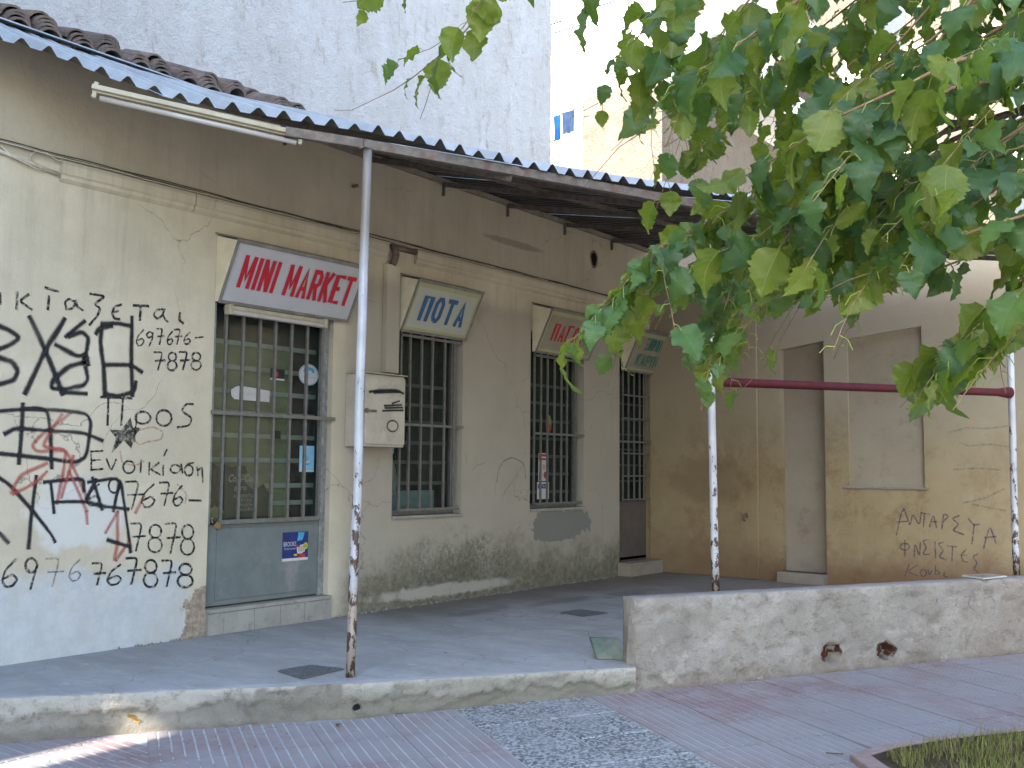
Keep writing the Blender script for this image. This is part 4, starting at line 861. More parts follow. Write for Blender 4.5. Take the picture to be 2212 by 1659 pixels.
word([[(655, 915), (855, 922)], [(702, 925), (697, 1095)], [(796, 928), (786, 1095)], [(885, 1040), (870, 1200)], e(925, 1048, 50, 40), e(1062, 1050, 50, 52), [(1250, 960), (1205, 958), (1175, 1005), (1245, 1050), (1225, 1100), (1150, 1110)]], c4, 0.0195, 'g_black', 'black word Προς with a star below it')
sp_ = [(705, 1122), (785, 1128), (845, 1045), (862, 1112), (917, 1112), (872, 1165), (852, 1248), (800, 1195), (722, 1278), (752, 1180)]
mb = MB(); mb.add([FP(*c4(*p)) + FR * .0012 for p in sp_], [tuple(range(10))[::-1]], [(0, .5)] * 10); mb.build('graffiti_star', 'g_black', shop, 'filled black five pointed star')
if 0: word([[(715, 1130), (910, 1118)], [(860, 1050), (725, 1270)], [(745, 1165), (850, 1235)], [(850, 1110), (848, 1235)], [(770, 1140), (840, 1170)], [(800, 1190), (880, 1130)]], c4, .060, 'g_black', 'filled black five pointed star', 'graffiti_star')
word([[(590, 1265), (592, 1388)], [(590, 1268), (665, 1262)], [(592, 1325), (650, 1320)], [(592, 1386), (665, 1380)], [(690, 1315), (720, 1395), (752, 1318)], e(835, 1368, 38, 40), [(915, 1325), (910, 1400)], [(968, 1340), (965, 1415)], [(1030, 1340), (972, 1382), (1035, 1415)], [(1058, 1358), (1055, 1420)], [(1080, 1255), (1062, 1295)], e(1135, 1380, 32, 27), [(1172, 1350), (1182, 1405)], e(1222, 1388, 28, 35), [(1215, 1345), (1252, 1340)], [(1275, 1370), (1281, 1420)], [(1281, 1388), (1308, 1368), (1313, 1465)]], c4, 0.0156, 'g_black', 'black word Ενοικίαση beside the grey door')
word(d6(560, 1480, 650, 1620) + [e(740, 1490, 36, 45), [(778, 1490), (742, 1600)]] + d7(815, 1460, 925, 1640) + d6(915, 1480, 1005, 1630) + d7(1035, 1465, 1118, 1615) + d6(1120, 1490, 1185, 1620) + [[(1225, 1583), (1300, 1585)]], c4, 0.0169, 'g_black', 'black number 697676- overlapping the spray tag')
word(d7(850, 72, 940, 250) + d8(960, 82, 1050, 262) + d7(1070, 72, 1168, 266) + d8(1170, 82, 1258, 278), c7, 0.0169, 'g_black', 'black number 7878 with crossed sevens above the long number')
word(d6(12, 310, 112, 488) + [e(203, 345, 38, 45), [(242, 340), (197, 500)]] + d7(600, 330, 682, 470) + d6(692, 342, 788, 474) + d7(818, 296, 912, 466) + d8(930, 310, 1020, 488) + d7(1050, 312, 1135, 480) + d8(1150, 335, 1248, 488), c7, 0.0195, 'g_black', 'long black number at the bottom of the writing')
word(d7(300, 300, 410, 480) + d6(445, 310, 525, 448), c7, 0.0186, 'g_spray_grey', 'two faded grey digits 76')
word([[(0, 455), (60, 480), (130, 530), (60, 580), (0, 600)], [(0, 660), (80, 685), (118, 745), (90, 805), (0, 830)]], c4, 0.0465, 'g_spray', 'cut off letter B of the black spray tag at the left edge')
word([[(195, 400), (290, 600), (405, 890)], [(415, 412), (300, 600), (165, 885)]], c4, 0.0527, 'g_spray', 'large black sprayed X')
word([[(545, 425), (430, 520)], [(450, 520), (530, 490), (575, 530), (560, 620), (545, 660)], [(365, 578), (500, 650), (560, 640), (572, 700)], [(545, 690), (450, 712), (345, 800), (330, 860), (420, 862), (540, 840), (570, 800), (555, 720), (540, 680)], [(400, 880), (555, 892)]], c4, 0.0465, 'g_spray', 'looped black sprayed letter beside the X')
word([[(660, 450), (650, 560), (672, 720), (680, 900)], [(720, 455), (640, 470), (625, 500)], [(665, 440), (760, 435), (850, 455)], [(855, 400), (850, 650), (858, 900)], [(680, 895), (770, 908), (872, 880), (880, 820)], [(680, 705), (850, 705), (915, 750)]], c4, 0.0465, 'g_spray', 'tall black sprayed box with a crossbar')
word([[(0, 1005), (250, 985), (310, 1010), (328, 1150), (335, 1370)], [(150, 990), (400, 1000), (560, 1020), (592, 1080), (560, 1300), (490, 1340), (330, 1315), (0, 1280)], [(148, 962), (140, 1150), (122, 1340)], [(35, 1150), (100, 1115), (380, 1135), (540, 1145), (660, 1195)]], c4, 0.0403, 'g_spray', 'black sprayed frame shapes below the tag')
word([[(0, 1440), (60, 1480), (220, 1660), (330, 1800), (355, 1850)], [(235, 1430), (205, 1660), (185, 1890)], [(290, 1465), (540, 1440), (545, 1520)], [(330, 1480), (350, 1660)], [(350, 1595), (560, 1590), (650, 1620), (830, 1640)], [(575, 1465), (780, 1435), (810, 1640), (845, 1915)], [(560, 1570), (620, 1450)], [(0, 1800), (50, 1855)], [(700, 1840), (830, 1880)], [(600, 1440), (660, 1640)], [(770, 1470), (735, 1650)]], c4, 0.0372, 'g_spray', 'black sprayed letters running behind the second number')
word([[(455, 1020), (360, 1095), (300, 1130), (205, 1225), (240, 1270), (430, 1255), (480, 1380), (560, 1560)], [(400, 1030), (320, 1145), (275, 1240), (430, 1250), (410, 1400), (370, 1600)], [(300, 1345), (130, 1420), (60, 1555), (230, 1470), (300, 1400)], [(450, 1400), (560, 1650)], [(475, 1300), (400, 1560)], [(930, 1560), (880, 1660)], [(760, 1660), (685, 1790)], [(760, 1660), (762, 1860), (735, 1990), (830, 1860)], [(560, 1660), (565, 1730)]], c4, 0.0372, 'g_red', 'red sprayed zigzag lines behind the black tag')
word([[(900, 1130), (990, 1105), (1060, 1140), (1045, 1190), (960, 1205)], [(870, 1190), (900, 1225), (970, 1200)], [(780, 1270), (790, 1340), (880, 1360), (930, 1330)], [(1150, 1480), (1210, 1540), (1200, 1600)]], c4, .016, 'g_pink', 'faint pink scribble around the star')
word([[(1008, 1462), (1018, 1380), (1055, 1325), (1110, 1303), (1185, 1345), (1195, 1440)]], c5, .014, 'g_spray_grey', 'grey sprayed arch on the pier between the windows')
word([[(805, 1280), (812, 1340)], [(850, 1390), (870, 1360), (930, 1340)], [(1630, 1075), (1615, 1130)], [(1185, 1345), (1030, 1570)]], c5, .007, 'g_spray_grey', 'thin grey scratches on the pier')
# cabinet marks
BP = lambda x, y: onw(x, y, 0.2238)
graff(bx, 'spray_mark', [[(185, 880), (260, 870), (360, 870), (400, 890)], [(215, 885), (380, 880)]], c5, BP, FR, .034, 'g_spray', 'upper black sprayed bar')
graff(bx, 'spray_mark', [[(280, 970), (390, 965)], [(285, 985), (395, 982)], [(270, 1003), (398, 1000)], [(330, 955), (375, 940)]], c5, BP, FR, .026, 'g_spray', 'thick black sprayed block')
graff(bx, 'spray_mark', [e(332, 1102, 36, 36)], c5, BP, FR, .020, 'g_spray', 'black sprayed ring')
graff(bx, 'pen_mark', [[(220, 830), (260, 870), (240, 850), (300, 845)], [(280, 830), (290, 860), (320, 835)], [(340, 840), (370, 860), (400, 850)], [(240, 1110), (260, 1150), (250, 1105), (290, 1140), (270, 1100)], [(285, 1200), (300, 1170), (320, 1200), (350, 1160), (360, 1200)], [(380, 1075), (378, 1140), (345, 1140)], [(325, 890), (335, 920), (345, 885), (365, 915), (385, 900)]], c5, BP, FR, .004, 'g_blue', 'thin pen scribbles')

# hanging string notices, small nail and hook on the wall
mb = MB(); q = onw(762, 403, .0); mb.bar(q, q + Vector((0, -.06, 0)), .02, .02); mb.build('wall_hook', 'rusty_steel', shop)

# ------------------------------------------------------------------ stickers and papers
def text_mesh(body, size, org, xd, yd, nrm, mat, par, name='lettering', shear=0.0, offset=0.0):
    cu = bpy.data.curves.new('t', 'FONT'); cu.body = body; cu.size = size; cu.resolution_u = 2; cu.shear = shear; cu.offset = offset; cu.align_x = 'CENTER'; cu.align_y = 'CENTER'
    to = bpy.data.objects.new('t', cu); COL.objects.link(to); dg = bpy.context.evaluated_depsgraph_get(); me = bpy.data.meshes.new_from_object(to.evaluated_get(dg))
    bpy.data.objects.remove(to); 
    for v in me.vertices: v.co = org + xd * v.co.x + yd * v.co.y
    me.materials.clear(); me.materials.append(M[mat]); o = bpy.data.objects.new(name, me); COL.objects.link(o); parent(o, par); return o
XU, ZU = Vector((1, 0, 0)), Vector((0, 0, 1))
def card(name, label, u0, u1, z0, z1, w, mat, cat='sticker', thick=.0006, group=None):
    mb = MB(); mb.box(u0, u1, w, w + thick, z0, z1); return mb.build(name, mat, None, label, cat=cat, group=group)
def patch(par, pts, w, mat, name='print'): mb = MB(); mb.add([P(a, w, b) for a, b in pts], [tuple(range(len(pts)))]); return mb.build(name, mat, par)
def rect(a, b, c, d): return [(a, c), (b, c), (b, d), (a, d)]
W_ = -0.032
cg = card('advert_sticker', 'navy advertising sticker reading BROOKS on the lower panel of the grey door', 0.885, 1.13, .455, .668, W_, 'print_navy')
U = 0.885; wb = W_ + .0012
patch(cg, rect(0.885, 1.13, .455, .475), wb, 'paper'); patch(cg, [(1.025, .60), (1.075, .605), (1.095, .662), (1.035, .664)], wb, 'print_blue'); patch(cg, [(1.02, .56), (1.09, .575), (1.1, .52), (1.03, .49)], wb, 'paper'); patch(cg, [(1.02, .565), (1.05, .57), (1.055, .555), (1.025, .55)], wb + .0004, 'print_red')
patch(cg, rect(1.03, 1.105, .478, .505), wb, 'print_red'); patch(cg, [(1.107 + .02 * math.cos(a), .56 + .026 * math.sin(a)) for a in [i * math.pi / 8 for i in range(16)]], wb + .0006, 'print_yellow'); patch(cg, rect(0.995, 1.025, .49, .505), wb, 'print_yellow')
text_mesh('BROOKS', .036, P(0.955, wb + .0008, .578), XU * 0.87, ZU * 1.35, FR, 'paper', cg); text_mesh('#1', .03, P(1.107, wb + .0014, .56), XU, ZU * 1.2, FR, 'print_black', cg); text_mesh('Εξτρα γεύση!', .017, P(0.955, wb + .0008, .545), XU, ZU, FR, 'paper', cg, shear=.3)
for k in range(5): patch(cg, rect(1.04 + .01 * k, 1.045 + .01 * k, .52, .55 + .005 * k), wb + .0006, 'print_yellow' if k % 2 else 'print_black')
Wg = -0.1025
ph = MB(); ph.add([P(1.157 + .10 * math.cos(a), Wg, 1.864 + .082 * math.sin(a)) for a in [i * math.pi / 16 for i in range(32)]], [tuple(range(32))]); ph = ph.build('phone_sticker', 'paper', None, 'oval white sticker with a blue telephone receiver on the door glass', cat='sticker')
mb = MB(); vs = []; 
for rr_ in (.90, .95): vs += [P(1.157 + .10 * rr_ * math.cos(a), Wg + .0012, 1.864 + .082 * rr_ * math.sin(a)) for a in [i * math.pi / 16 for i in range(32)]]
mb.add(vs, [(i, (i + 1) % 32, 32 + (i + 1) % 32, 32 + i) for i in range(32)]); mb.build('ring', 'print_blue', ph)
patch(ph, [(1.102, 1.895), (1.112, 1.915), (1.157, 1.925), (1.202, 1.915), (1.212, 1.895), (1.212, 1.88), (1.187, 1.88), (1.182, 1.897), (1.132, 1.897), (1.127, 1.88), (1.102, 1.88)], Wg + .0012, 'print_blue', 'receiver')
text_mesh('ΕΔΩ', .02, P(1.157, Wg + .0012, 1.865), XU, ZU, FR, 'print_blue', ph); text_mesh('ΤΗΛΕΦΩΝΕΙΤΕ', .018, P(1.157, Wg + .0012, 1.842), XU, ZU, FR, 'print_blue', ph)
ad = card('advert_sticker', 'light blue advert with a phone handset on the door glass', 1.085, 1.23, 1.115, 1.315, Wg, 'print_sky')
patch(ad, [(1.115, 1.29), (1.15, 1.25), (1.185, 1.19), (1.175, 1.165), (1.15, 1.165), (1.135, 1.2)], Wg + .0012, 'print_blue'); patch(ad, [(1.15, 1.18), (1.18, 1.185), (1.185, 1.205), (1.155, 1.2)], Wg + .0018, 'paper'); patch(ad, rect(1.085, 1.23, 1.115, 1.128), Wg + .0012, 'paper')
bk = card('card_sticker', 'small black card with a white lower edge on the door glass', .788, .92, 1.80, 1.885, Wg, 'print_black'); patch(bk, rect(.788, .92, 1.80, 1.812), Wg + .0012, 'paper'); patch(bk, rect(.81, .86, 1.825, 1.86), Wg + .0012, 'print_red')
tp = MB(); tp.add([P(a, Wg, b) for a, b in [(.44, 1.70), (.445, 1.66), (.47, 1.635), (.785, 1.63), (.785, 1.715), (.52, 1.735), (.48, 1.725)]], [tuple(range(7))]); tp = tp.build('paper_strip', 'paper', None, 'torn white paper strip stuck on the door glass', cat='paper')
text_mesh('ΕΝΟΙΚΙΑΖΕΤΑΙ', .03, P(.615, Wg + .0012, 1.68), XU, ZU, FR, 'cream_metal', tp)
sm = card('dark_tag', 'small dark tag stuck on the glass in the middle of the grey door', .835, .90, 1.36, 1.42, Wg, 'print_black')
# big worn drinks poster behind the lower glass
rr = random.Random(2); ps = MB(); top_ = []; N_ = 26
for i in range(N_ + 1): x = .27 + .56 * i / N_; top_.append((x, 1.10 + .06 * noise.noise(Vector((x * 9, 1, 0))) + (.04 if x < .6 else -.02) - (max(0, x - .68) * 1.0) + .02))
ps.add([P(a, -.112, b) for a, b in [(.27, .775), (.83, .775)] + top_[::-1]], [tuple(range(N_ + 3))]); ps = ps.build('drinks_poster', 'print_teal', None, 'dark torn soft drink poster on the lower door glass', cat='poster')
patch(ps, [(.68 + .1 * math.cos(a) * (1 + .3 * math.sin(5 * a)), 1.07 + .07 * math.sin(a) * (1 + .3 * math.cos(4 * a))) for a in [i * math.pi / 10 for i in range(20)]], -.1112, 'shutter_green', 'torn_area')
patch(ps, [(.34 + .07 * math.cos(a) * (1 + .3 * math.sin(3 * a)), .82 + .045 * math.sin(a) * (1 + .3 * math.cos(4 * a))) for a in [i * math.pi / 10 for i in range(20)]], -.1112, 'shutter_green', 'torn_area')
text_mesh('Coca-Cola', .075, P(.565, -.1106, 1.065), XU * .75, ZU, FR, 'shutter_slat', ps, shear=.35, offset=.001); text_mesh('zero', .06, P(.555, -.1106, 1.0), XU, ZU, FR, 'shutter_slat', ps, offset=.0006)
text_mesh('ΑΥΘΕΝΤΙΚΗ\nΓΕΥΣΗ\nΜΗΔΕΝ\nΖΑΧΑΡΗ', .036, P(.60, -.1106, .89), XU, ZU * .9, FR, 'shutter_slat', ps)
# stickers in second window
Wh = -0.1135
mb = MB(); mb.add([P(4.33 + .05 * math.cos(a), Wh, 1.61 + .09 * math.sin(a)) for a in [i * math.pi / 12 for i in range(24)]], [tuple(range(24))]); o = mb.build('round_sticker', 'shutter_green', None, 'dim oval sticker with a red lower half high in the second window', cat='sticker')
patch(o, [(4.33 + .05 * math.cos(a), 1.60 + .08 * math.sin(a)) for a in [math.pi + i * math.pi / 12 for i in range(13)]], Wh + .0012, 'print_red')
ic = card('ice_cream_advert', 'tall white and red advert low in the second window', 4.16, 4.33, 1.03, 1.31, Wh, 'paper')
patch(ic, rect(4.165, 4.325, 1.24, 1.30), Wh + .0012, 'print_red'); patch(ic, rect(4.17, 4.20, 1.04, 1.12), Wh + .0012, 'print_red'); patch(ic, [(4.28 + .035 * math.cos(a), 1.09 + .035 * math.sin(a)) for a in [i * math.pi / 8 for i in range(16)]], Wh + .0012, 'print_red'); patch(ic, [(4.25 + .025 * math.cos(a), 1.17 + .03 * math.sin(a)) for a in [i * math.pi / 8 for i in range(16)]], Wh + .0012, 'lamp_plastic')
patch(ic, rect(4.19, 4.30, 1.26, 1.275), Wh + .002, 'paper')
i2 = card('label_sticker', 'white sticker with a blue band below the red advert', 4.14, 4.34, .85, 1.02, Wh, 'paper'); patch(i2, rect(4.15, 4.33, .955, 1.0), Wh + .0012, 'print_navy'); text_mesh('METAXA', .038, P(4.24, Wh + .002, .977), XU, ZU, FR, 'paper', i2)
cb = card('blue_card', 'blue card strip on the window edge behind the meter cabinet', 1.995, 2.05, 1.27, 1.66, -.05, 'print_blue', 'card')

# padlock
pk = empty('padlock', P(.235, .02, .78), 'brass padlock hanging at the left edge of the grey door', 'padlock')
mb = MB(); q = P(.265, .03, .745); mb.bar(q + Vector((-.02, 0, .012)), q + Vector((.02, 0, -.015)), .016, .042); mb.build('lock_body', 'brass', pk, bevel=.003)
mb = MB(); mb.tube([q + Vector((-.018, 0, .03)), q + Vector((-.045, 0, .055)), q + Vector((-.055, 0, .05)), q + Vector((-.05, 0, .035)), q + Vector((-.03, 0, .01))], .0035, 8); mb.build('shackle', 'chrome', pk, smooth=True)

# ------------------------------------------------------------------ neighbour house (ochre wall)
XW = 6.17
nh = empty('neighbour_house', P(XW, 3, 0), 'ochre plastered house wall with a walled up door and window behind the porch', 'building')
mb = MB(); a = P(XW, -0.1, 0); dY = Vector((0, -1, 0)); nX = Vector((-1, 0, 0))
holes = [(1.578 + .1, 2.055 + .1, 0.11, 2.50), (2.30 + .1, 3.035 + .1, 1.01, 2.58)]
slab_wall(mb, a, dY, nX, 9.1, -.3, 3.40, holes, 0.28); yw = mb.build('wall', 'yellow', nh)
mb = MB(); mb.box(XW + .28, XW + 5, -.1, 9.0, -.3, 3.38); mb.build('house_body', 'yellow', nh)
mb = MB(); mb.box(XW + .10, XW + .14, 1.578, 2.055, .11, 2.50); mb.build('blocked_door', 'niche', nh)
mb = MB(); mb.box(XW + .035, XW + .08, 2.30, 3.035, 1.01, 2.58); mb.build('blocked_window', 'niche_pale', nh)
# slanting plaster heads of the two recesses
def wedge(w0, w1, z0, z1, zt_, name):
    mb = MB(); mb.hexa([P(XW - .001, w0, z0), P(XW - .001, w1, z1), P(XW + .27, w1, z1), P(XW + .27, w0, z0)], [P(XW - .001, w0, zt_), P(XW - .001, w1, zt_), P(XW + .27, w1, zt_), P(XW + .27, w0, zt_)]); mb.build(name, 'yellow', nh)
wedge(1.579, 2.054, 2.435, 2.497, 2.505, 'door_head'); wedge(2.301, 3.034, 2.50, 2.575, 2.585, 'window_head')
mb = MB(); mb.box(XW - .03, XW + .06, 2.25, 3.07, .985, 1.008); mb.build('window_sill', 'stepmat', nh, bevel=.003)
mb = MB(); mb.box(XW - .11, XW + .1, 1.56, 2.06, .001, .11); mb.build('threshold', 'niche', nh, bevel=.006)
mb = MB(); mb.box(XW - .028, XW - .001, 0.0, 1.326, .002, 3.39); mb.build('pilaster', 'yellow', nh, bevel=.01)
mb = MB(); q = P(XW - .03, 1.20, .66); mb.tube([q, q + Vector((-.05, 0, 0)), q + Vector((-.06, 0, -.04))], .012, 8); mb.bar(q + Vector((-.03, 0, .012)), q + Vector((-.03, 0, .04)), .03, .02); mb.build('water_tap', 'rusty_steel', nh, smooth=False)
YP = lambda x, y: onu(x, y, XW - .002)
NX_ = Vector((-1, 0, 0))
ygraf = lambda st_, fn, wd, m_, lb: graff(nh, 'graffiti', st_, fn, YP, NX_, wd, m_, lb)
ygraf([[(1385, 150), (1415, 10), (1435, -20)], [(1435, -20), (1470, 80)], [(1390, 65), (1455, 60)], [(1475, 80), (1490, 10), (1535, 90), (1545, 5)], [(1560, 95), (1568, 10)], [(1545, 5), (1600, 15)], [(1600, 95), (1625, 15), (1645, 100)], [(1610, 60), (1645, 62)],
       [(1680, 110), (1690, 10), (1725, 25), (1690, 60)], [(1790, 25), (1745, 40), (1790, 80), (1750, 120), (1820, 145)], [(1850, 40), (1885, 85), (1920, 80)], [(1890, 80), (1875, 205)], [(1950, 235), (1990, 85), (2030, 200)], [(1960, 165), (2030, 160)]], c9, .020, 'g_faded', 'faded purple brush letters ΑΝΤΑΡΣΥΑ')
ygraf([[(1440, 185), (1440, 285)], e(1440, 225, 30, 22), [(1500, 290), (1505, 200), (1535, 290), (1540, 200)], [(1590, 180), (1555, 185), (1580, 230), (1555, 275), (1600, 275)], [(1635, 195), (1640, 295)], [(1690, 195), (1655, 205), (1690, 250), (1660, 290), (1705, 310)], [(1715, 220), (1775, 225)], [(1750, 225), (1745, 320)], [(1840, 240), (1805, 275), (1815, 320), (1845, 325)], [(1805, 280), (1840, 280)], [(1915, 270), (1880, 290), (1910, 330), (1885, 370), (1915, 390)]], c9, .018, 'g_faded', 'second faded line of purple brush letters')
ygraf([[(1440, 415), (1470, 335)], [(1520, 345), (1455, 385), (1525, 415)], e(1560, 395, 20, 22), [(1590, 375), (1600, 410), (1615, 380)], [(1640, 345), (1635, 410), (1670, 395), (1640, 375)], [(1700, 385), (1690, 415), (1715, 420)]], c9, .014, 'g_faded', 'third line of faded letters just above the low wall')
ygraf([[(1740, 1140), (1850, 1110), (1960, 1120), (2120, 1100)], [(1800, 1210), (1840, 1230), (2000, 1220), (2140, 1240)], [(1760, 1385), (1880, 1375), (2060, 1385)], [(1820, 1600), (1960, 1570), (2080, 1510)], [(1880, 1610), (2090, 1650)]], c6, .030, 'g_ghost', 'ghostly grey sprayed lines')

# ------------------------------------------------------------------ low wall
lw = MB(); L = 5.2; st_ = 0.02; nx = int(L / st_); zs = [(-0.20) + i * 0.02 for i in range(30)]; TH = .135
HOL = [((Vector((2.554, 3.467)) - LWA).dot(LWD), -0.025), ((Vector((2.991, 3.691)) - LWA).dot(LWD), -0.045)]
vs = []; fs = []; nz_ = len(zs)
mats = []
for i in range(nx + 1):
    s_ = i * st_
    for k, z in enumerate(zs):
        z = min(z, .388)
        e_ = noise.noise(Vector((s_ * 2.5, z * 3, 0))) * .012 + noise.noise(Vector((s_ * 9, z * 12, 3))) * .006 + noise.noise(Vector((s_ * 30, z * 30, 3))) * .005 - (.012 if noise.noise(Vector((s_ * 11, z * 15, 21))) > .38 else 0)
        pz = noise.noise(Vector((s_ * 3.3, z * 5, 7)))                 # plaster shell fallen away
        if pz > .12 and z < .34: e_ -= .010
        if z > .35: e_ -= .006 * (1 + noise.noise(Vector((s_ * 7, 0, 0))))
        if z < -.10: e_ += .012
        for hs, hz in HOL:
            r2 = ((s_ - hs) / .07) ** 2 + ((z - hz) / .056) ** 2 + .9 * noise.noise(Vector((s_ * 17, z * 17, hs)))
            if r2 < 1: e_ = -.12 * min(1, (1 - r2) * 4)
        if i == 0: e_ -= .012
        q = LWA + LWD * (s_ - .045 * (z < -.05) * max(0, 1 - s_ / .12)) + LWN * e_; vs.append(P(q.x, q.y, z))
for i in range(nx):
    for k in range(nz_ - 1): a = i * nz_ + k; fs.append((a, a + nz_, a + nz_ + 1, a + 1))
# top and back and left end
top0 = len(vs); nt_ = 6
for i in range(nx + 1):
    s_ = i * st_; e0 = vs[i * nz_ + nz_ - 1]
    for k in range(1, nt_ + 1):
        b_ = LWA + LWD * s_ - LWN * TH; f_ = k / nt_; p = Vector(e0).lerp(P(b_.x, b_.y, .388), f_); p.z = .392 + noise.noise(Vector((s_ * 5, f_ * 3, 0))) * .003; vs.append(p)
    b_ = LWA + LWD * s_ - LWN * TH; vs.append(P(b_.x, b_.y, -.2))
m2 = nt_ + 1
for i in range(nx):
    a = i * nz_ + nz_ - 1; fs.append((a, a + nz_, top0 + (i + 1) * m2, top0 + i * m2))
    for k in range(nt_): b_ = top0 + i * m2 + k; fs.append((b_, b_ + m2, b_ + m2 + 1, b_ + 1))
fs.append(tuple([k for k in range(nz_)] + [top0 + k for k in range(m2)])) 
lw.add([tuple(v) for v in vs], fs)
lwo = lw.build('low_wall', 'lowwall', None, 'crumbling plastered low wall with two holes along the pavement', cat='wall', smooth=True)
for hs, hz in HOL:
    q = LWA + LWD * hs - LWN * .112; mb = MB(); r0 = .09; c = P(q.x, q.y, hz); d3 = Vector((LWD.x, -LWD.y, 0)); n3 = Vector((LWN.x, -LWN.y, 0))
    mb.add([c + d3 * (r0 * math.cos(a)) + Vector((0, 0, r0 * .8 * math.sin(a))) + n3 * .004 for a in [i * math.pi / 6 for i in range(12)]], [tuple(range(12))]); mb.build('bare_brick', 'bare_brick', lwo)
mb = MB(); N3 = Vector((LWN.x, -LWN.y, 0))
LP = lambda x, y: onv(x, y, tuple(LWA + LWN * .016), tuple(LWB + LWN * .016))
graff(lwo, 'graffiti', [[(1770, 610), (1780, 560)], [(1820, 550), (1870, 545), (1850, 600), (1890, 640)], [(1960, 560), (2000, 545), (2025, 590), (2020, 640)], [(1640, 600), (1650, 560)]], c9, LP, N3, .016, 'g_blue', 'faint blue marks near the right end')
# magazine
mg = empty('magazine', P(4.06, 4.02, .395), 'folded magazine lying on top of the low wall beside the right post', 'magazine')
pts = [(4.20, 4.03), (3.92, 3.93), (3.80, 4.10), (4.12, 4.19)]
mb = MB(); q = [P(a, b, .397) for a, b in pts]; mb.hexa([q[0], q[3], q[2], q[1]][::-1], [p + Vector((0, 0, .008)) for p in ([q[0], q[3], q[2], q[1]][::-1])]); mb.build('pages', 'paper', mg)
c0 = sum((Vector(p) for p in q), Vector()) / 4; mb = MB(); mb.add([c0.lerp(p, .86) + Vector((0, 0, .0095)) for p in q], [(0, 1, 2, 3)]); mb.build('cover_picture', 'wood_grey', mg)

# ------------------------------------------------------------------ things on the porch
def grate(name, pts, label):
    o = empty(name, P(*pts[0], 0), label, 'drain cover', 'iron covers set in the porch floor')
    q = [P(a, b, .003) for a, b in pts]; mb = MB(); mb.hexa(q, [p + Vector((0, 0, .006)) for p in q]); mb.build('plate', 'grate_metal', o)
    mb = MB(); a, b, c, d = [p + Vector((0, 0, .0085)) for p in q]
    for k in range(1, 12): t_ = k / 12; mb.bar(a.lerp(b, t_), d.lerp(c, t_), .006, .004); mb.bar(a.lerp(d, t_), b.lerp(c, t_), .004, .003)
    mb.build('ridges', 'grate_metal', o)
grate('drain_cover', [(-0.296, 1.605), (0.037, 1.575), (-0.024, 1.353), (-0.248, 1.338)], 'dark ridged iron cover in the porch floor beside the first white post')
grate('drain_cover', [(2.669, 1.432), (2.953, 1.485), (2.964, 1.218), (2.72, 1.183)], 'dark iron cover in the shaded middle of the porch floor')
mb = MB(); a = P(1.22, 2.56, .004); b = P(1.36, 2.70, .004); up_ = Vector((.05, .03, .21)); bk_ = Vector((.012, .006, 0))
a, b = onz(1291, 1424, .004), onz(1352, 1426, .004); ta, tb = a + Vector((.03, .07, .12)), b + Vector((.03, .07, .12))
mb.hexa([a, b, b + Vector((.004, .02, .0)), a + Vector((.004, .02, .0))], [ta, tb, tb + Vector((.004, .02, 0)), ta + Vector((.004, .02, 0))])
mb.build('green_slab', 'green_tile', None, 'broken green tile slab leaning against the end of the low wall', cat='tile', bevel=.003)

# planter with grass at the foot of the tree
pl = empty('tree_planter', P(1.5, 5.4, -.15), 'low pinkish stone kerb around the tree bed at the lower right corner', 'planter')
mb = MB(); cx_, cy_ = 1.55, 5.5; n = len(pc); out = [P(a, b, -.17) for a, b in pc]; inn = [P(a + (cx_ - a) * .06, b + (cy_ - b) * .06, -.17) for a, b in pc]
up2 = Vector((0, 0, .042)); dn = Vector((0, 0, -.05)); vs = [p + dn for p in out] + [p + up2 for p in out] + [p + up2 for p in inn] + [p + dn for p in inn]
fs = []
for i in range(n):
    j = (i + 1) % n; fs += [(i, i + n, j + n, j), (i + n, i + 2 * n, j + 2 * n, j + n), (i + 2 * n, i + 3 * n, j + 3 * n, j + 2 * n)]
mb.add(vs, fs); mb.build('kerb_stone', 'planter_stone', pl, bevel=.006)
mb = MB(); mb.add([p + Vector((0, 0, .034)) for p in inn], [tuple(range(n))]); mb.build('tree_bed_soil', 'soil', kind='structure')
from mathutils.geometry import intersect_point_line
ip = [(a + (cx_ - a) * .1, b + (cy_ - b) * .1) for a, b in pc]; mb = MB(); rr = random.Random(9); cnt = 0
while cnt < 7000:
    x, y = rr.uniform(.3, 2.6), rr.uniform(4.2, 6.2)
    if not inside(x, y, ip) or noise.noise(Vector((x * 4, y * 4, 0))) < -.25 + rr.uniform(-.2, .2): continue
    if y > 5.2 and rr.random() < .6: continue
    cnt += 1; h = rr.uniform(.02, .06) * (2.0 if rr.random() < .05 else 1); a = rr.uniform(0, 6.3); b = rr.uniform(.2, .9) * h; s_ = Vector((math.cos(a), math.sin(a), 0)); t_ = Vector((-s_.y, s_.x, 0)) * .0018
    p = P(x, y, -.138); mb.add([p - t_, p + t_, p + s_ * b * .35 + Vector((0, 0, h * .6)) + t_ * .7, p + s_ * b * .35 + Vector((0, 0, h * .6)) - t_ * .7, p + s_ * b + Vector((0, 0, h))], [(0, 1, 2, 3), (3, 2, 4)])
mb.build('grass', 'grass_blade', kind='stuff', label='short patchy grass growing inside the tree bed', cat='grass')

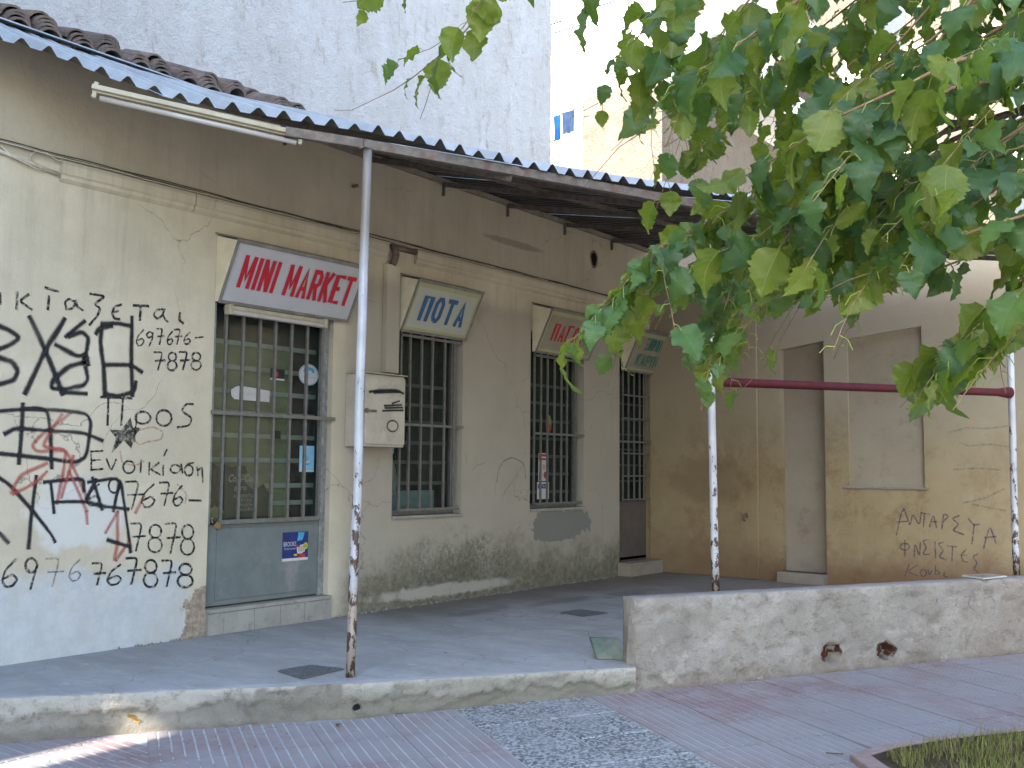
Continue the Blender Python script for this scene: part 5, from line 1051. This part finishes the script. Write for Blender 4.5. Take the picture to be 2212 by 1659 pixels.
mb = MB(); rr = random.Random(13)
for k in range(420):
    if k % 3: u = rr.uniform(-2, 4.6); w = kerb_w(u) + .03 + abs(rr.gauss(0, .35)); z = zp(u) + .0015
    else: u = rr.uniform(-1.3, 5.5); w = rr.uniform(.03, max(.1, kerb_w(u) - .15)); z = .0
    s_ = rr.uniform(.002, .007); c = P(u, w, z); a = rr.uniform(0, 3); q = [c + Vector((s_ * math.cos(a + i * 1.57) * rr.uniform(.6, 1.2), s_ * math.sin(a + i * 1.57) * rr.uniform(.6, 1.2), -.001)) for i in range(4)]
    mb.hexa(q, [p.lerp(c, .4) + Vector((0, 0, s_ * rr.uniform(.3, .9))) for p in q])
mb.build('grit', 'kerb', kind='stuff', label='scattered grit and plaster bits on the porch and along the pavement edge', cat='grit')
# fallen leaves and bits
# ------------------------------------------------------------------ mulberry tree
def leaf_mesh(seed, curl, fold, lobed=0.0, young=False):
    rr = random.Random(seed); rows = 17; mb = MB(); vs = []; uv = []; fs = []
    cols = (-1, -.66, -.33, 0, .33, .66, 1)
    for i in range(rows + 1):
        t_ = i / rows; wdt = 0.50 * (math.sin(math.pi * min(1, t_ * 1.02) ** 0.62)) ** 0.85 if t_ < 1 else 0
        if t_ > .5: wdt *= 1 - .25 * (t_ - .5)
        ser = 1 + (.07 if i % 2 else -.05) * (1 if 0 < i < rows else 0)
        for c in cols:
            wl_ = wdt * ser * (1 + .10 * rr.uniform(-1, 1) * (abs(c) > .9))
            if lobed and abs(c) > .6: wl_ *= 1 - lobed * max(0, math.sin(t_ * 11 + (2 if c > 0 else 0) + seed))
            x = c * wl_; y = t_ - (.16 * abs(c) ** 1.5 * (1 - t_) ** 2.5)      # heart-shaped base
            z = .05 * math.sin(t_ * 24 + c * 5 + seed * 2) * abs(c) ** 2 - curl * 1.2 * (t_ - .25) ** 2 - fold * abs(x) * -1 * .6 + .035 * math.sin(t_ * 17 + seed) * abs(c) + .02 * math.sin(t_ * 9 + c * 4 + seed) * abs(c) - curl * .5 * x * x
            vs.append((x, y, z)); uv.append((.5 + x, y))
    nc = len(cols)
    for i in range(rows):
        for j in range(nc - 1): a = i * nc + j; fs.append((a, a + 1, a + nc + 1, a + nc))
    mb.add(vs, fs, uv); me_o = mb.build('leaf', 'leaf_young' if young else 'leaf', smooth=True); me = me_o.data; bpy.data.objects.remove(me_o); return me
LM = [leaf_mesh(1, .35, .35), leaf_mesh(2, .6, .15), leaf_mesh(3, .2, .6), leaf_mesh(4, .8, .4, .25), leaf_mesh(5, .45, .9), leaf_mesh(6, 1.0, .2, .35), leaf_mesh(7, .5, .35, .15)]
LY = [leaf_mesh(11, .35, .35, 0, True), leaf_mesh(12, .6, .2, .1, True), leaf_mesh(13, .9, .5, .3, True), leaf_mesh(14, .5, .8, 0, True)]
tree = empty('mulberry_tree', P(1.7, 5.75, -.17), 'mulberry tree with broad green leaves hanging in from the upper right', 'tree')
mb = MB(); TR = [P(1.7, 5.75, -.2), P(1.72, 5.76, .3), P(1.68, 5.78, 1.2), P(1.72, 5.8, 2.1), P(1.70, 5.78, 2.8), P(1.6, 5.8, 3.6), P(1.5, 5.8, 5.0)]
mb.tube(TR, [.17, .14, .125, .12, .11, .08, .04], 14); mb.build('trunk', 'bark', tree, smooth=True)
BR = []   # (polyline [(x,y,depth)], radius0, leaf step, leaf size, young?, trunk height of origin)
def br(pts, r0=.006, step=.06, size=.10, y=0, z=3.0, side=0.5): BR.append((pts, r0, step, size, y, z, side))
br([(1160, -90, 3.2), (1055, 10, 3.2), (980, 95, 3.25), (895, 165, 3.3), (850, 195, 3.3), (760, 238, 3.35), (722, 238, 3.35)], .005, .105, .105, .4, 4.6, .35)
br([(1080, -60, 3.1), (1000, 60, 3.15), (930, 105, 3.2), (860, 130, 3.2)], .003, .09, .10, .3, 4.6, .1)
br([(940, -90, 3.3), (860, -30, 3.3), (790, 0, 3.3), (740, 5, 3.3)], .003, .09, .09, .3, 4.6, 0)
br([(1500, -90, 3.0), (1400, 43, 3.0), (1340, 150, 3.05), (1304, 217, 3.1), (1234, 253, 3.15)], .005, .075, .085, .2, 4.4, .5)
br([(1330, -80, 3.0), (1290, -20, 3.0), (1240, 30, 3.0), (1200, 50, 3.0)], .003, .08, .095, .5, 4.4, .2)
br([(1530, -80, 2.6), (1450, 0, 2.6), (1400, 60, 2.65), (1345, 110, 2.7)], .004, .06, .105, .1, 4.2, .6)
br([(1660, -80, 2.8), (1618, 0, 2.8), (1538, 97, 2.85), (1495, 200, 2.9), (1480, 300, 3.0), (1500, 383, 3.0)], .005, .075, .085, 0, 4.0, .6)
br([(1800, -80, 2.6), (1700, 30, 2.6), (1600, 100, 2.7), (1520, 160, 2.8), (1440, 240, 2.9)], .006, .06, .095, 0, 3.8, .8)
br([(1560, -80, 2.9), (1490, 20, 2.9), (1430, 110, 2.9), (1380, 150, 2.95)], .005, .055, .095, 0, 4.0, .7)
br([(1700, -70, 3.3), (1600, 30, 3.3), (1540, 90, 3.3), (1480, 120, 3.3)], .005, .07, .095, 0, 4.0, .6)
br([(2300, 80, 2.2), (2058, 133, 2.25), (1925, 200, 2.3), (1821, 247, 2.35), (1668, 347, 2.5), (1598, 387, 2.6), (1520, 420, 2.7)], .008, .06, .095, 0, 3.0, .9)
br([(2300, 150, 2.3), (2058, 190, 2.35), (1965, 243, 2.4), (1901, 277, 2.4), (1805, 363, 2.5), (1681, 477, 2.6), (1606, 535, 2.7), (1560, 560, 2.75)], .009, .06, .09, .1, 2.9, .9)
br([(2300, 230, 2.5), (2212, 273, 2.5), (2091, 353, 2.55), (1988, 397, 2.6), (1835, 473, 2.7), (1740, 560, 2.8), (1640, 625, 2.9), (1545, 775, 3.05)], .008, .065, .08, .3, 2.8, .9)
br([(2300, 360, 2.7), (2095, 417, 2.7), (1975, 463, 2.7), (1875, 513, 2.75), (1800, 545, 2.8), (1702, 586, 2.9), (1619, 644, 3.0), (1500, 800, 3.1)], .007, .06, .065, .7, 2.7, .9)
br([(2300, 20, 3.0), (2100, 110, 3.0), (1900, 230, 3.0), (1740, 350, 3.0), (1560, 470, 3.0), (1430, 530, 2.9), (1374, 586, 2.85), (1270, 701, 2.8), (1245, 735, 2.8)], .008, .07, .09, .85, 3.2, .55)
br([(2350, 440, 2.6), (2212, 500, 2.6), (2100, 553, 2.6), (1975, 600, 2.6), (1885, 621, 2.6), (1785, 643, 2.6)], .008, .09, .08, .2, 2.7, .7)
br([(1750, 480, 3.1), (1640, 520, 3.1), (1544, 554, 3.1), (1484, 621, 3.1), (1447, 654, 3.1), (1420, 700, 3.1)], .004, .06, .075, .8, 2.9, .6)
br([(1800, 560, 3.2), (1740, 640, 3.2), (1705, 700, 3.2), (1661, 783, 3.2), (1608, 836, 3.2), (1565, 853, 3.2)], .003, .09, .08, .5, 2.7, .25)
br([(2320, 520, 2.4), (2240, 560, 2.4), (2181, 630, 2.45), (2121, 700, 2.5), (2048, 750, 2.55), (1975, 786, 2.6)], .006, .032, .085, 0, 2.5, .9)
br([(2300, 600, 2.7), (2200, 660, 2.7), (2120, 740, 2.7), (2030, 790, 2.75), (1960, 830, 2.75)], .004, .04, .085, 0, 2.5, .9)
br([(2300, 640, 2.5), (2180, 720, 2.55), (2101, 773, 2.6), (2038, 816, 2.6), (1968, 853, 2.65), (1945, 880, 2.65)], .004, .038, .075, 0, 2.4, .7)
br([(1360, 600, 2.85), (1320, 650, 2.82), (1280, 690, 2.8), (1250, 720, 2.8), (1225, 745, 2.8)], .003, .035, .10, .9, 3.0, .2)
br([(1420, 540, 2.9), (1380, 590, 2.9), (1340, 640, 2.9), (1310, 670, 2.9)], .003, .04, .085, .7, 3.0, .5)
br([(1560, 470, 3.05), (1480, 500, 3.0), (1420, 540, 3.0), (1372, 600, 3.0), (1330, 650, 3.0)], .003, .05, .09, .8, 3.0, .7)
br([(1620, 430, 2.9), (1540, 470, 2.9), (1470, 530, 2.95), (1430, 590, 2.95)], .003, .05, .085, .5, 3.0, .8)
br([(1640, 560, 3.1), (1590, 640, 3.1), (1530, 700, 3.1), (1480, 760, 3.1), (1470, 800, 3.1)], .003, .05, .07, .6, 2.9, .7)
br([(1480, 620, 3.2), (1440, 650, 3.2), (1400, 700, 3.2)], .002, .05, .07, .7, 2.9, .3)
br([(2300, 560, 2.2), (2230, 600, 2.2), (2180, 660, 2.2)], .004, .05, .10, 0, 2.5, .8)
rr = random.Random(21)
for k in range(25):            # further boughs filling the right part of the crown
    x0 = rr.uniform(2230, 2330) if k % 2 else rr.uniform(1750, 2250); y0 = rr.uniform(-60, 470) if k % 2 else -80; d0 = rr.uniform(2.1, 3.9)
    n = rr.randint(4, 6); pts = [(x0, y0, d0)]; sl = rr.uniform(.35, .75) if k % 2 else rr.uniform(.7, 1.2)
    for i in range(n): x0 -= rr.uniform(70, 115); y0 += rr.uniform(.7, 1.3) * sl * 90; pts.append((x0, y0, d0 + i * .05))
    br(pts, .007, .07, .09, .15, 3.2, .7)
def forbid(p):
    v = p - CAMP; d = v.dot(FW)
    if d < 1.7: return d > 0
    x = CX + F * v.dot(RT) / d; y = CY - F * v.dot(UP) / d
    if y > 900 or (x < 1500 and y > 840): return True
    if x < 1355 and 320 < y < 560: return True
    if x < 1180 and y > 262: return True
    if 1075 < x < 1175 and y > 60: return True
    if 1175 < x < 1230 and 60 < y < 230: return True
    if x < 700: return True
    return False
rr = random.Random(4); small2 = MB(); leaves = []; mbw = []; pet = MB()
def grow(path, r0, step, size, young, side, depth=0):
    rs = [max(.0011, r0 * .62 * (1 - .8 * i / (len(path) - 1))) for i in range(len(path))]
    mb = MB(); mb.tube(path, rs, 6); mbw.append((mb, r0)); acc = rr.uniform(0, step); flip = 1
    tot = sum((b - a).length for a, b in zip(path, path[1:])); run = 0
    for a, b in zip(path, path[1:]):
        seg = (b - a).length; d = (b - a).normalized()
        while acc < seg:
            p = a + d * acc; t_ = (run + acc) / tot; flip = -flip
            sd = d.cross(Vector((0, 0, 1))); sd = sd.normalized() if sd.length > .1 else Vector((1, 0, 0))
            if depth == 0 and rr.random() < side * (.30 if t_ < .9 else .1):
                L_ = rr.uniform(.16, .42); q = [p]; dd_ = (d * rr.uniform(.4, 1) + sd * flip * rr.uniform(.3, .9) + Vector((0, 0, rr.uniform(-.7, .15)))).normalized()
                for i in range(4): dd_ = (dd_ + Vector((0, 0, -.10)) + Vector([rr.uniform(-.12, .12) for _ in range(3)])).normalized(); q.append(q[-1] + dd_ * L_ / 4)
                if not any(forbid(p_) for p_ in q): grow(q, .0022, step * .85, size * .9, young, 0, 1)
            pd = (sd * flip * rr.uniform(.3, 1) + d * .5 + Vector((0, 0, rr.uniform(-.3, .5)))).normalized(); pl_ = rr.uniform(.02, .055); e1 = p + pd * pl_ * .6; e2 = e1 + (pd * .5 + Vector((0, 0, -.6))).normalized() * pl_ * .6
            ld = (Vector((0, 0, -1)) * rr.uniform(.5, 1.2) + pd * rr.uniform(.1, .9) + d * .35 + Vector([rr.uniform(-.35, .35) for _ in range(3)])).normalized()
            lf_ok = not (forbid(e2) or forbid(e2 + ld * size)); s = min(size * rr.choice((.55, .7, .85, .95, 1.05, 1.3)) * rr.uniform(.9, 1.1) * (1 - .25 * (t_ > .92)), 0.045 * max(.1, (e2 - CAMP).dot(FW))); yg_ = rr.random() < young
            if lf_ok: leaves.append((e2, ld, s, yg_)); pet.tube([p, e1, e2], [.0014, .0011, .0010], 4, False)
            acc += step * .80 * rr.uniform(.6, 1.4)
        acc -= seg; run += seg
limbs = []
for pts, r0, step, size, y, z, side in BR:
    path = [at(*p) for p in pts]; o_ = Vector(TR[3]).lerp(Vector(TR[6]), (min(5, z) - 2.1) / 2.9)
    lp = []; L0 = (path[0] - o_).length; sd0 = rr.uniform(0, 50)
    for q_ in range(9):
        f_ = q_ / 8; wv = math.sin(math.pi * f_); lp.append(o_.lerp(path[0], f_) + Vector((noise.noise(Vector((sd0, f_ * 2.2, 0))) * .5, noise.noise(Vector((sd0, 9, f_ * 2.2))) * .5, .30 + noise.noise(Vector((4, sd0, f_ * 2.5))) * .4)) * wv)
    lmb = MB(); lmb.tube(lp, [.022 * (1 - f_ / 8) + r0 * f_ / 8 for f_ in range(9)], 8); lmb.build('limb', 'bark', tree, smooth=True)
    lr_ = rr.getstate(); limbs.append(lp)
    grow(path, r0, step, size, y, side)
rl = random.Random(77)
def vis_(p):
    v = p - CAMP; d = v.dot(FW)
    return d > .2 and -80 < CX + F * v.dot(RT) / d < 2205 and -40 < CY - F * v.dot(UP) / d < 1700
for lp in limbs:                                # leafy side shoots along the limbs outside the picture
    for q_ in range(2, 9):
        for t_ in range(3):
            p = lp[q_ - 1].lerp(lp[q_], rl.random()); dd_ = Vector((rl.uniform(-1, 1), rl.uniform(-1, 1), rl.uniform(-.6, .3))).normalized(); ln = rl.uniform(.2, .5); q = [p]
            for i in range(3): dd_ = (dd_ + Vector((0, 0, -.15))).normalized(); q.append(q[-1] + dd_ * ln / 3)
            if any(vis_(k_) for k_ in q) or any((k_ - CAMP).length < 1.3 for k_ in q): continue
            small2.tube(q, [.003, .002, .0015, .001], 4)
            for i in range(rl.randint(3, 6)):
                e2 = q[1].lerp(q[3], rl.random()) + Vector((rl.uniform(-.03, .03), rl.uniform(-.03, .03), -.01)); ld = (Vector((0, 0, -1)) + Vector([rl.uniform(-.8, .8) for _ in range(3)])).normalized()
                if not vis_(e2 + ld * .1): leaves.append((e2, ld, rl.uniform(.06, .11), rl.random() < .2))
big = [m for m, r in mbw if r > .0025]; small = MB()
for m in big: m.build('branch', 'twig', tree, smooth=True)
for m, r in mbw:
    if r <= .0025: small.add([Vector(v) for v in m.v], m.f)
small.add([Vector(v) for v in small2.v], small2.f); small.build('twigs', 'twig', tree, kind='stuff', smooth=True); pet.build('leaf_stalks', 'petiole', tree, kind='stuff', smooth=True)
def lmat(e2, ld, s):
    tocam = (CAMP - e2).normalized(); nn = (Vector((0, 0, 1)) * rr.uniform(.1, .9) + Vector((rr.uniform(-1, 1), rr.uniform(-1, 1), rr.uniform(-.3, .3))) + Vector((-.45, -.1, 0)) * rr.uniform(-.3, 1.3))
    x = ld.cross(nn); x = x.normalized() if x.length > .05 else ld.orthogonal().normalized(); zz = x.cross(ld).normalized()
    if zz.z < 0 and rr.random() < .6: zz = -zz; x = -x
    return Matrix(((x.x * s, ld.x * s, zz.x * s, e2.x), (x.y * s, ld.y * s, zz.y * s, e2.y), (x.z * s, ld.z * s, zz.z * s, e2.z), (0, 0, 0, 1)))
def inview(p):
    v = p - CAMP; d = v.dot(FW); x = CX + F * v.dot(RT) / d; y = CY - F * v.dot(UP) / d; return d > .3 and -60 < x < 2270 and -60 < y < 1700, d, x, y
ok = []
for L_ in leaves:
    iv, d, x, y = inview(L_[0] + L_[1] * L_[2] * .5)
    if 0 < d < 1.7 and iv: continue
    if iv and (y > 900 or (x < 1500 and y > 840)): continue
    if iv and x < 1355 and 330 < y < 560: continue
    if iv and 1120 < x < 1180 and y > 60: continue
    if iv and 1400 < x < 1470 and 230 < y < 500 and rr.random() < .7: continue
    if iv and 1180 < x < 1275 and 190 < y < 360: continue
    if iv and 1385 < x < 1480 and 680 < y < 815 and rr.random() < .9: continue
    if iv and 1590 < x < 1880 and y > 665 and rr.random() < .85: continue
    if iv and x >= 1880 and y > 625:
        ax, ay, bx_, by_ = 2200, 620, 1940, 870; tt = max(0, min(1, ((x - ax) * (bx_ - ax) + (y - ay) * (by_ - ay)) / ((bx_ - ax) ** 2 + (by_ - ay) ** 2)))
        if math.hypot(x - ax - (bx_ - ax) * tt, y - ay - (by_ - ay) * tt) > 75: continue
    ok.append((L_[2] / d if iv else 0, L_))
ok.sort(key=lambda q: -q[0]); rest = MB()
for i, (_, (e2, ld, s, yg)) in enumerate(ok):
    me = rr.choice(LY if yg else LM); m = lmat(e2, ld, s)
    if i < 300:
        o = bpy.data.objects.new('leaf', me); COL.objects.link(o); o.parent = tree; o.matrix_parent_inverse = Matrix.Translation(-tree.location); o.matrix_basis = m
    else:
        if i == 300: RV, RF, RU, RM = [], [], [], []
        k = len(RV); RV += [m @ v.co for v in me.vertices]; RF += [tuple(j + k for j in p.vertices) for p in me.polygons]; RM += [1 if yg else 0] * len(me.polygons)
        uvd = {}
        for lp in me.loops: uvd[lp.vertex_index] = tuple(me.uv_layers[0].data[lp.index].uv)
        RU += [uvd[j] for j in range(len(me.vertices))]
rest.add(RV, RF, RU); ro = rest.build('small_leaves', ['leaf', 'leaf_young'], tree, kind='stuff', smooth=True); ro.data.polygons.foreach_set('material_index', RM)
print('leaves', len(ok))

# fallen leaves
def fallen(p, s, rot, mat, label, grp=None):
    o = bpy.data.objects.new('fallen_leaf', LM[3].copy()); COL.objects.link(o); o.data.materials.clear(); o.data.materials.append(M[mat]); o.location = p; o.scale = (s, s, s * .6); o.rotation_euler = rot; setp(o, label, 'leaf', grp)
p0 = onz(262, 1572, -.19); fallen(onz(285, 1560, -.155) + Vector((0, -.02, 0)), .075, (R(65), .1, R(115)), 'dead_leaf', 'curled yellow brown leaf resting against the porch edge')
p1 = onz(2820 * .72, 2090 * .72, -.155); fallen(p1 + Vector((0, 0, .006)), .03, (.2, .2, 1), 'dead_brown', 'tiny dark dry leaf on the right of the pavement')
p1 = onz(1018 * .72, 2174 * .72, -.175); fallen(p1 + Vector((0, 0, .006)), .035, (.1, .1, 2), 'dead_brown', 'small dry leaf near the foot of the porch edge below the first post')
mb = MB(); a = onz(2478 * .72, 2262 * .72, -.15); b = onz(2530 * .72, 2266 * .72, -.15); mb.tube([a + Vector((0, 0, .006)), a.lerp(b, .5) + Vector((0, .006, .004)), b + Vector((0, 0, .006))], .003, 6); mb.build('twig', 'dead_brown', None, 'thin dry twig lying on the pavement near the tree bed', cat='twig')

# ------------------------------------------------------------------ background buildings
rc = empty('apartment_building', P(2, -2.5, 0), 'tall windowless building wall of white roughcast rising behind the shop roof', 'building')
mb = MB(); mb.box(-14, 7.62, -12, -2.5, -.3, 13); mb.build('wall', 'roughcast', rc)
bw = empty('apartment_building', P(18, -12, 0), 'bright white building with laundry seen in the gap beside the roughcast wall', 'building')
mb = MB(); mb.box(18.0, 24, -20, -8.36, -.3, 16); mb.build('wall', 'white_wall', bw)
mb = MB(); mb.box(16.9, 18.0, -11, -8.9, 11.73, 11.9); mb.build('balcony_slab', 'white_wall', bw); mb = MB(); mb.box(16.9, 18.0, -11, -8.36, 8.58, 8.75); mb.build('balcony_slab', 'white_wall', bw)
for zb_ in (11.9, 8.75):
    mb = MB(); y0 = -9.3
    for i in range(3): u_ = -9.28 + i * .13; mb.tube([P(16.95, u_, zb_), P(16.95, u_, zb_ + .9)], .012, 6)
    mb.tube([P(16.95, -9.5, zb_ + .9), P(16.95, -8.95, zb_ + .9)], .02, 6)
    for i in range(2): mb.tube([P(16.95, -9.32 + i * .22 + .12 * math.cos(a), zb_ + .4 + .2 * math.sin(a)) for a in [j * math.pi / 8 for j in range(17)]], .012, 5, False)
    mb.build('railing', 'iron_black', bw)
def cloth(c, w_, h, mat, label, seed, bt_=None):
    mb = MB(); nx_, nz_2 = 8, 8; vs = []
    for i in range(nx_ + 1):
        for k in range(nz_2 + 1): x = (i / nx_ - .5) * w_ * (1 - .15 * k / nz_2); z = -h * k / nz_2; vs.append(c + Vector((.05 * math.sin(i * 1.7 + seed) * k / nz_2, x, z + .05 * noise.noise(Vector((i, k, seed))))))
    mb.add(vs, [(i * (nz_2 + 1) + k, (i + 1) * (nz_2 + 1) + k, (i + 1) * (nz_2 + 1) + k + 1, i * (nz_2 + 1) + k + 1) for i in range(nx_) for k in range(nz_2)]); mb.build('hanging_cloth', mat, None, label, cat='laundry', smooth=True, group='laundry on the far balcony')
LQ = lambda x, y: onu(x, y, 16.8)
cloth(LQ(1203, 249), .22, .65, 'cloth_blue', 'bright blue garment on the far line, leftmost of the laundry', 1)
cloth(LQ(1228, 240), .42, .58, 'cloth_slate', 'slate blue shirt on the far washing line beside the bright blue garment', 2)
cloth(LQ(1246, 236), .14, .70, 'cloth_white', 'narrow white cloth, rightmost on the far washing line', 3)
mb = MB(); mb.tube([LQ(1190, 245), LQ(1262, 232)], .012, 5); mb.tube([LQ(1200, 71), LQ(1290, 43)], .02, 5); mb.tube([LQ(1255, 25), LQ(1330, 2)], .02, 5); mb.build('washing_line', 'cloth_blue', None, 'thin blue washing lines strung by the far white building', cat='washing line')
bb = empty('apartment_building', P(20, -10, 0), 'beige roughcast building behind the canopy with one side in bright sun', 'building')
mb = MB(); mb.box(17.0, 25.5, -8.3, -6.0, -.3, 10.6); mb.build('wall', 'beige_cast', bb)
mb = MB(); mb.box(17.6, 25.5, -8.1, -6.2, 10.6, 18); mb.build('upper_wall', 'white_wall', bb)
for z in (11.0, 13.6): mb = MB(); mb.box(18.5, 25.4, -6.2, -5.2, z, z + .9); mb.build('balcony', 'white_wall', bb)
gb = empty('apartment_building', P(28, 2, 0), 'pale far building glimpsed through the mulberry leaves', 'building')
mb = MB(); mb.box(27, 38, -12, 16, -.3, 19); mb.build('wall', 'beige_cast', gb)
for i in range(5):
    for k in range(5):
        if k: mb = MB(); mb.box(26.2, 27, -5 + i * 4, -2.4 + i * 4, 3.2 * k, 3.2 * k + .95); mb.build('balcony', 'white_wall', gb)
        mb = MB(); mb.box(26.97, 26.995, -4.4 + i * 4, -3.2 + i * 4, 3.2 * k + 1.0, 3.2 * k + 2.5); mb.build('window', 'opp_glass', gb)
# unseen blocks added outside the frame to shade the porch and the pavement
lb = empty('shade_block', P(-16, 6, 0), 'unseen tall block added at the left end of the street to cast its shade', 'building')
mb = MB(); 
def blk(w0a, w1a, w0b, w1b, u0_, u1_, z0_, z1_): mb.hexa([P(u0_, w1a, z0_), P(u1_, w1b, z0_), P(u1_, w0b, z0_), P(u0_, w0a, z0_)], [P(u0_, w1a, z1_), P(u1_, w1b, z1_), P(u1_, w0b, z1_), P(u0_, w0a, z1_)])
blk(-2.0, 0.13, -2.0, 0.76, -24, -10, -.3, 19); blk(.33, 5.6, .96, 5.6, -24, -10, -.3, 19); blk(.75, .97, .76, .96, -10.3, -10.002, 7.66, 19)  # slit and bridge shaped to let one streak of sun reach the pavement
mb.build('wall', 'opp_wall', lb)
ob = empty('shade_block', P(2, 16, 0), 'unseen block added across the street to darken the porch corner', 'building')
mb = MB(); mb.box(1.5, 26, 13.5, 22, -.3, 9); mb.build('wall', 'opp_wall', ob)
for i in range(8):
    for k in range(2): mb = MB(); mb.box(3 + i * 2.8, 4.3 + i * 2.8, 13.47, 13.495, .9 + 3.4 * k, 2.5 + 3.4 * k); mb.build('window', 'opp_glass', ob)  # windows on the added unseen block
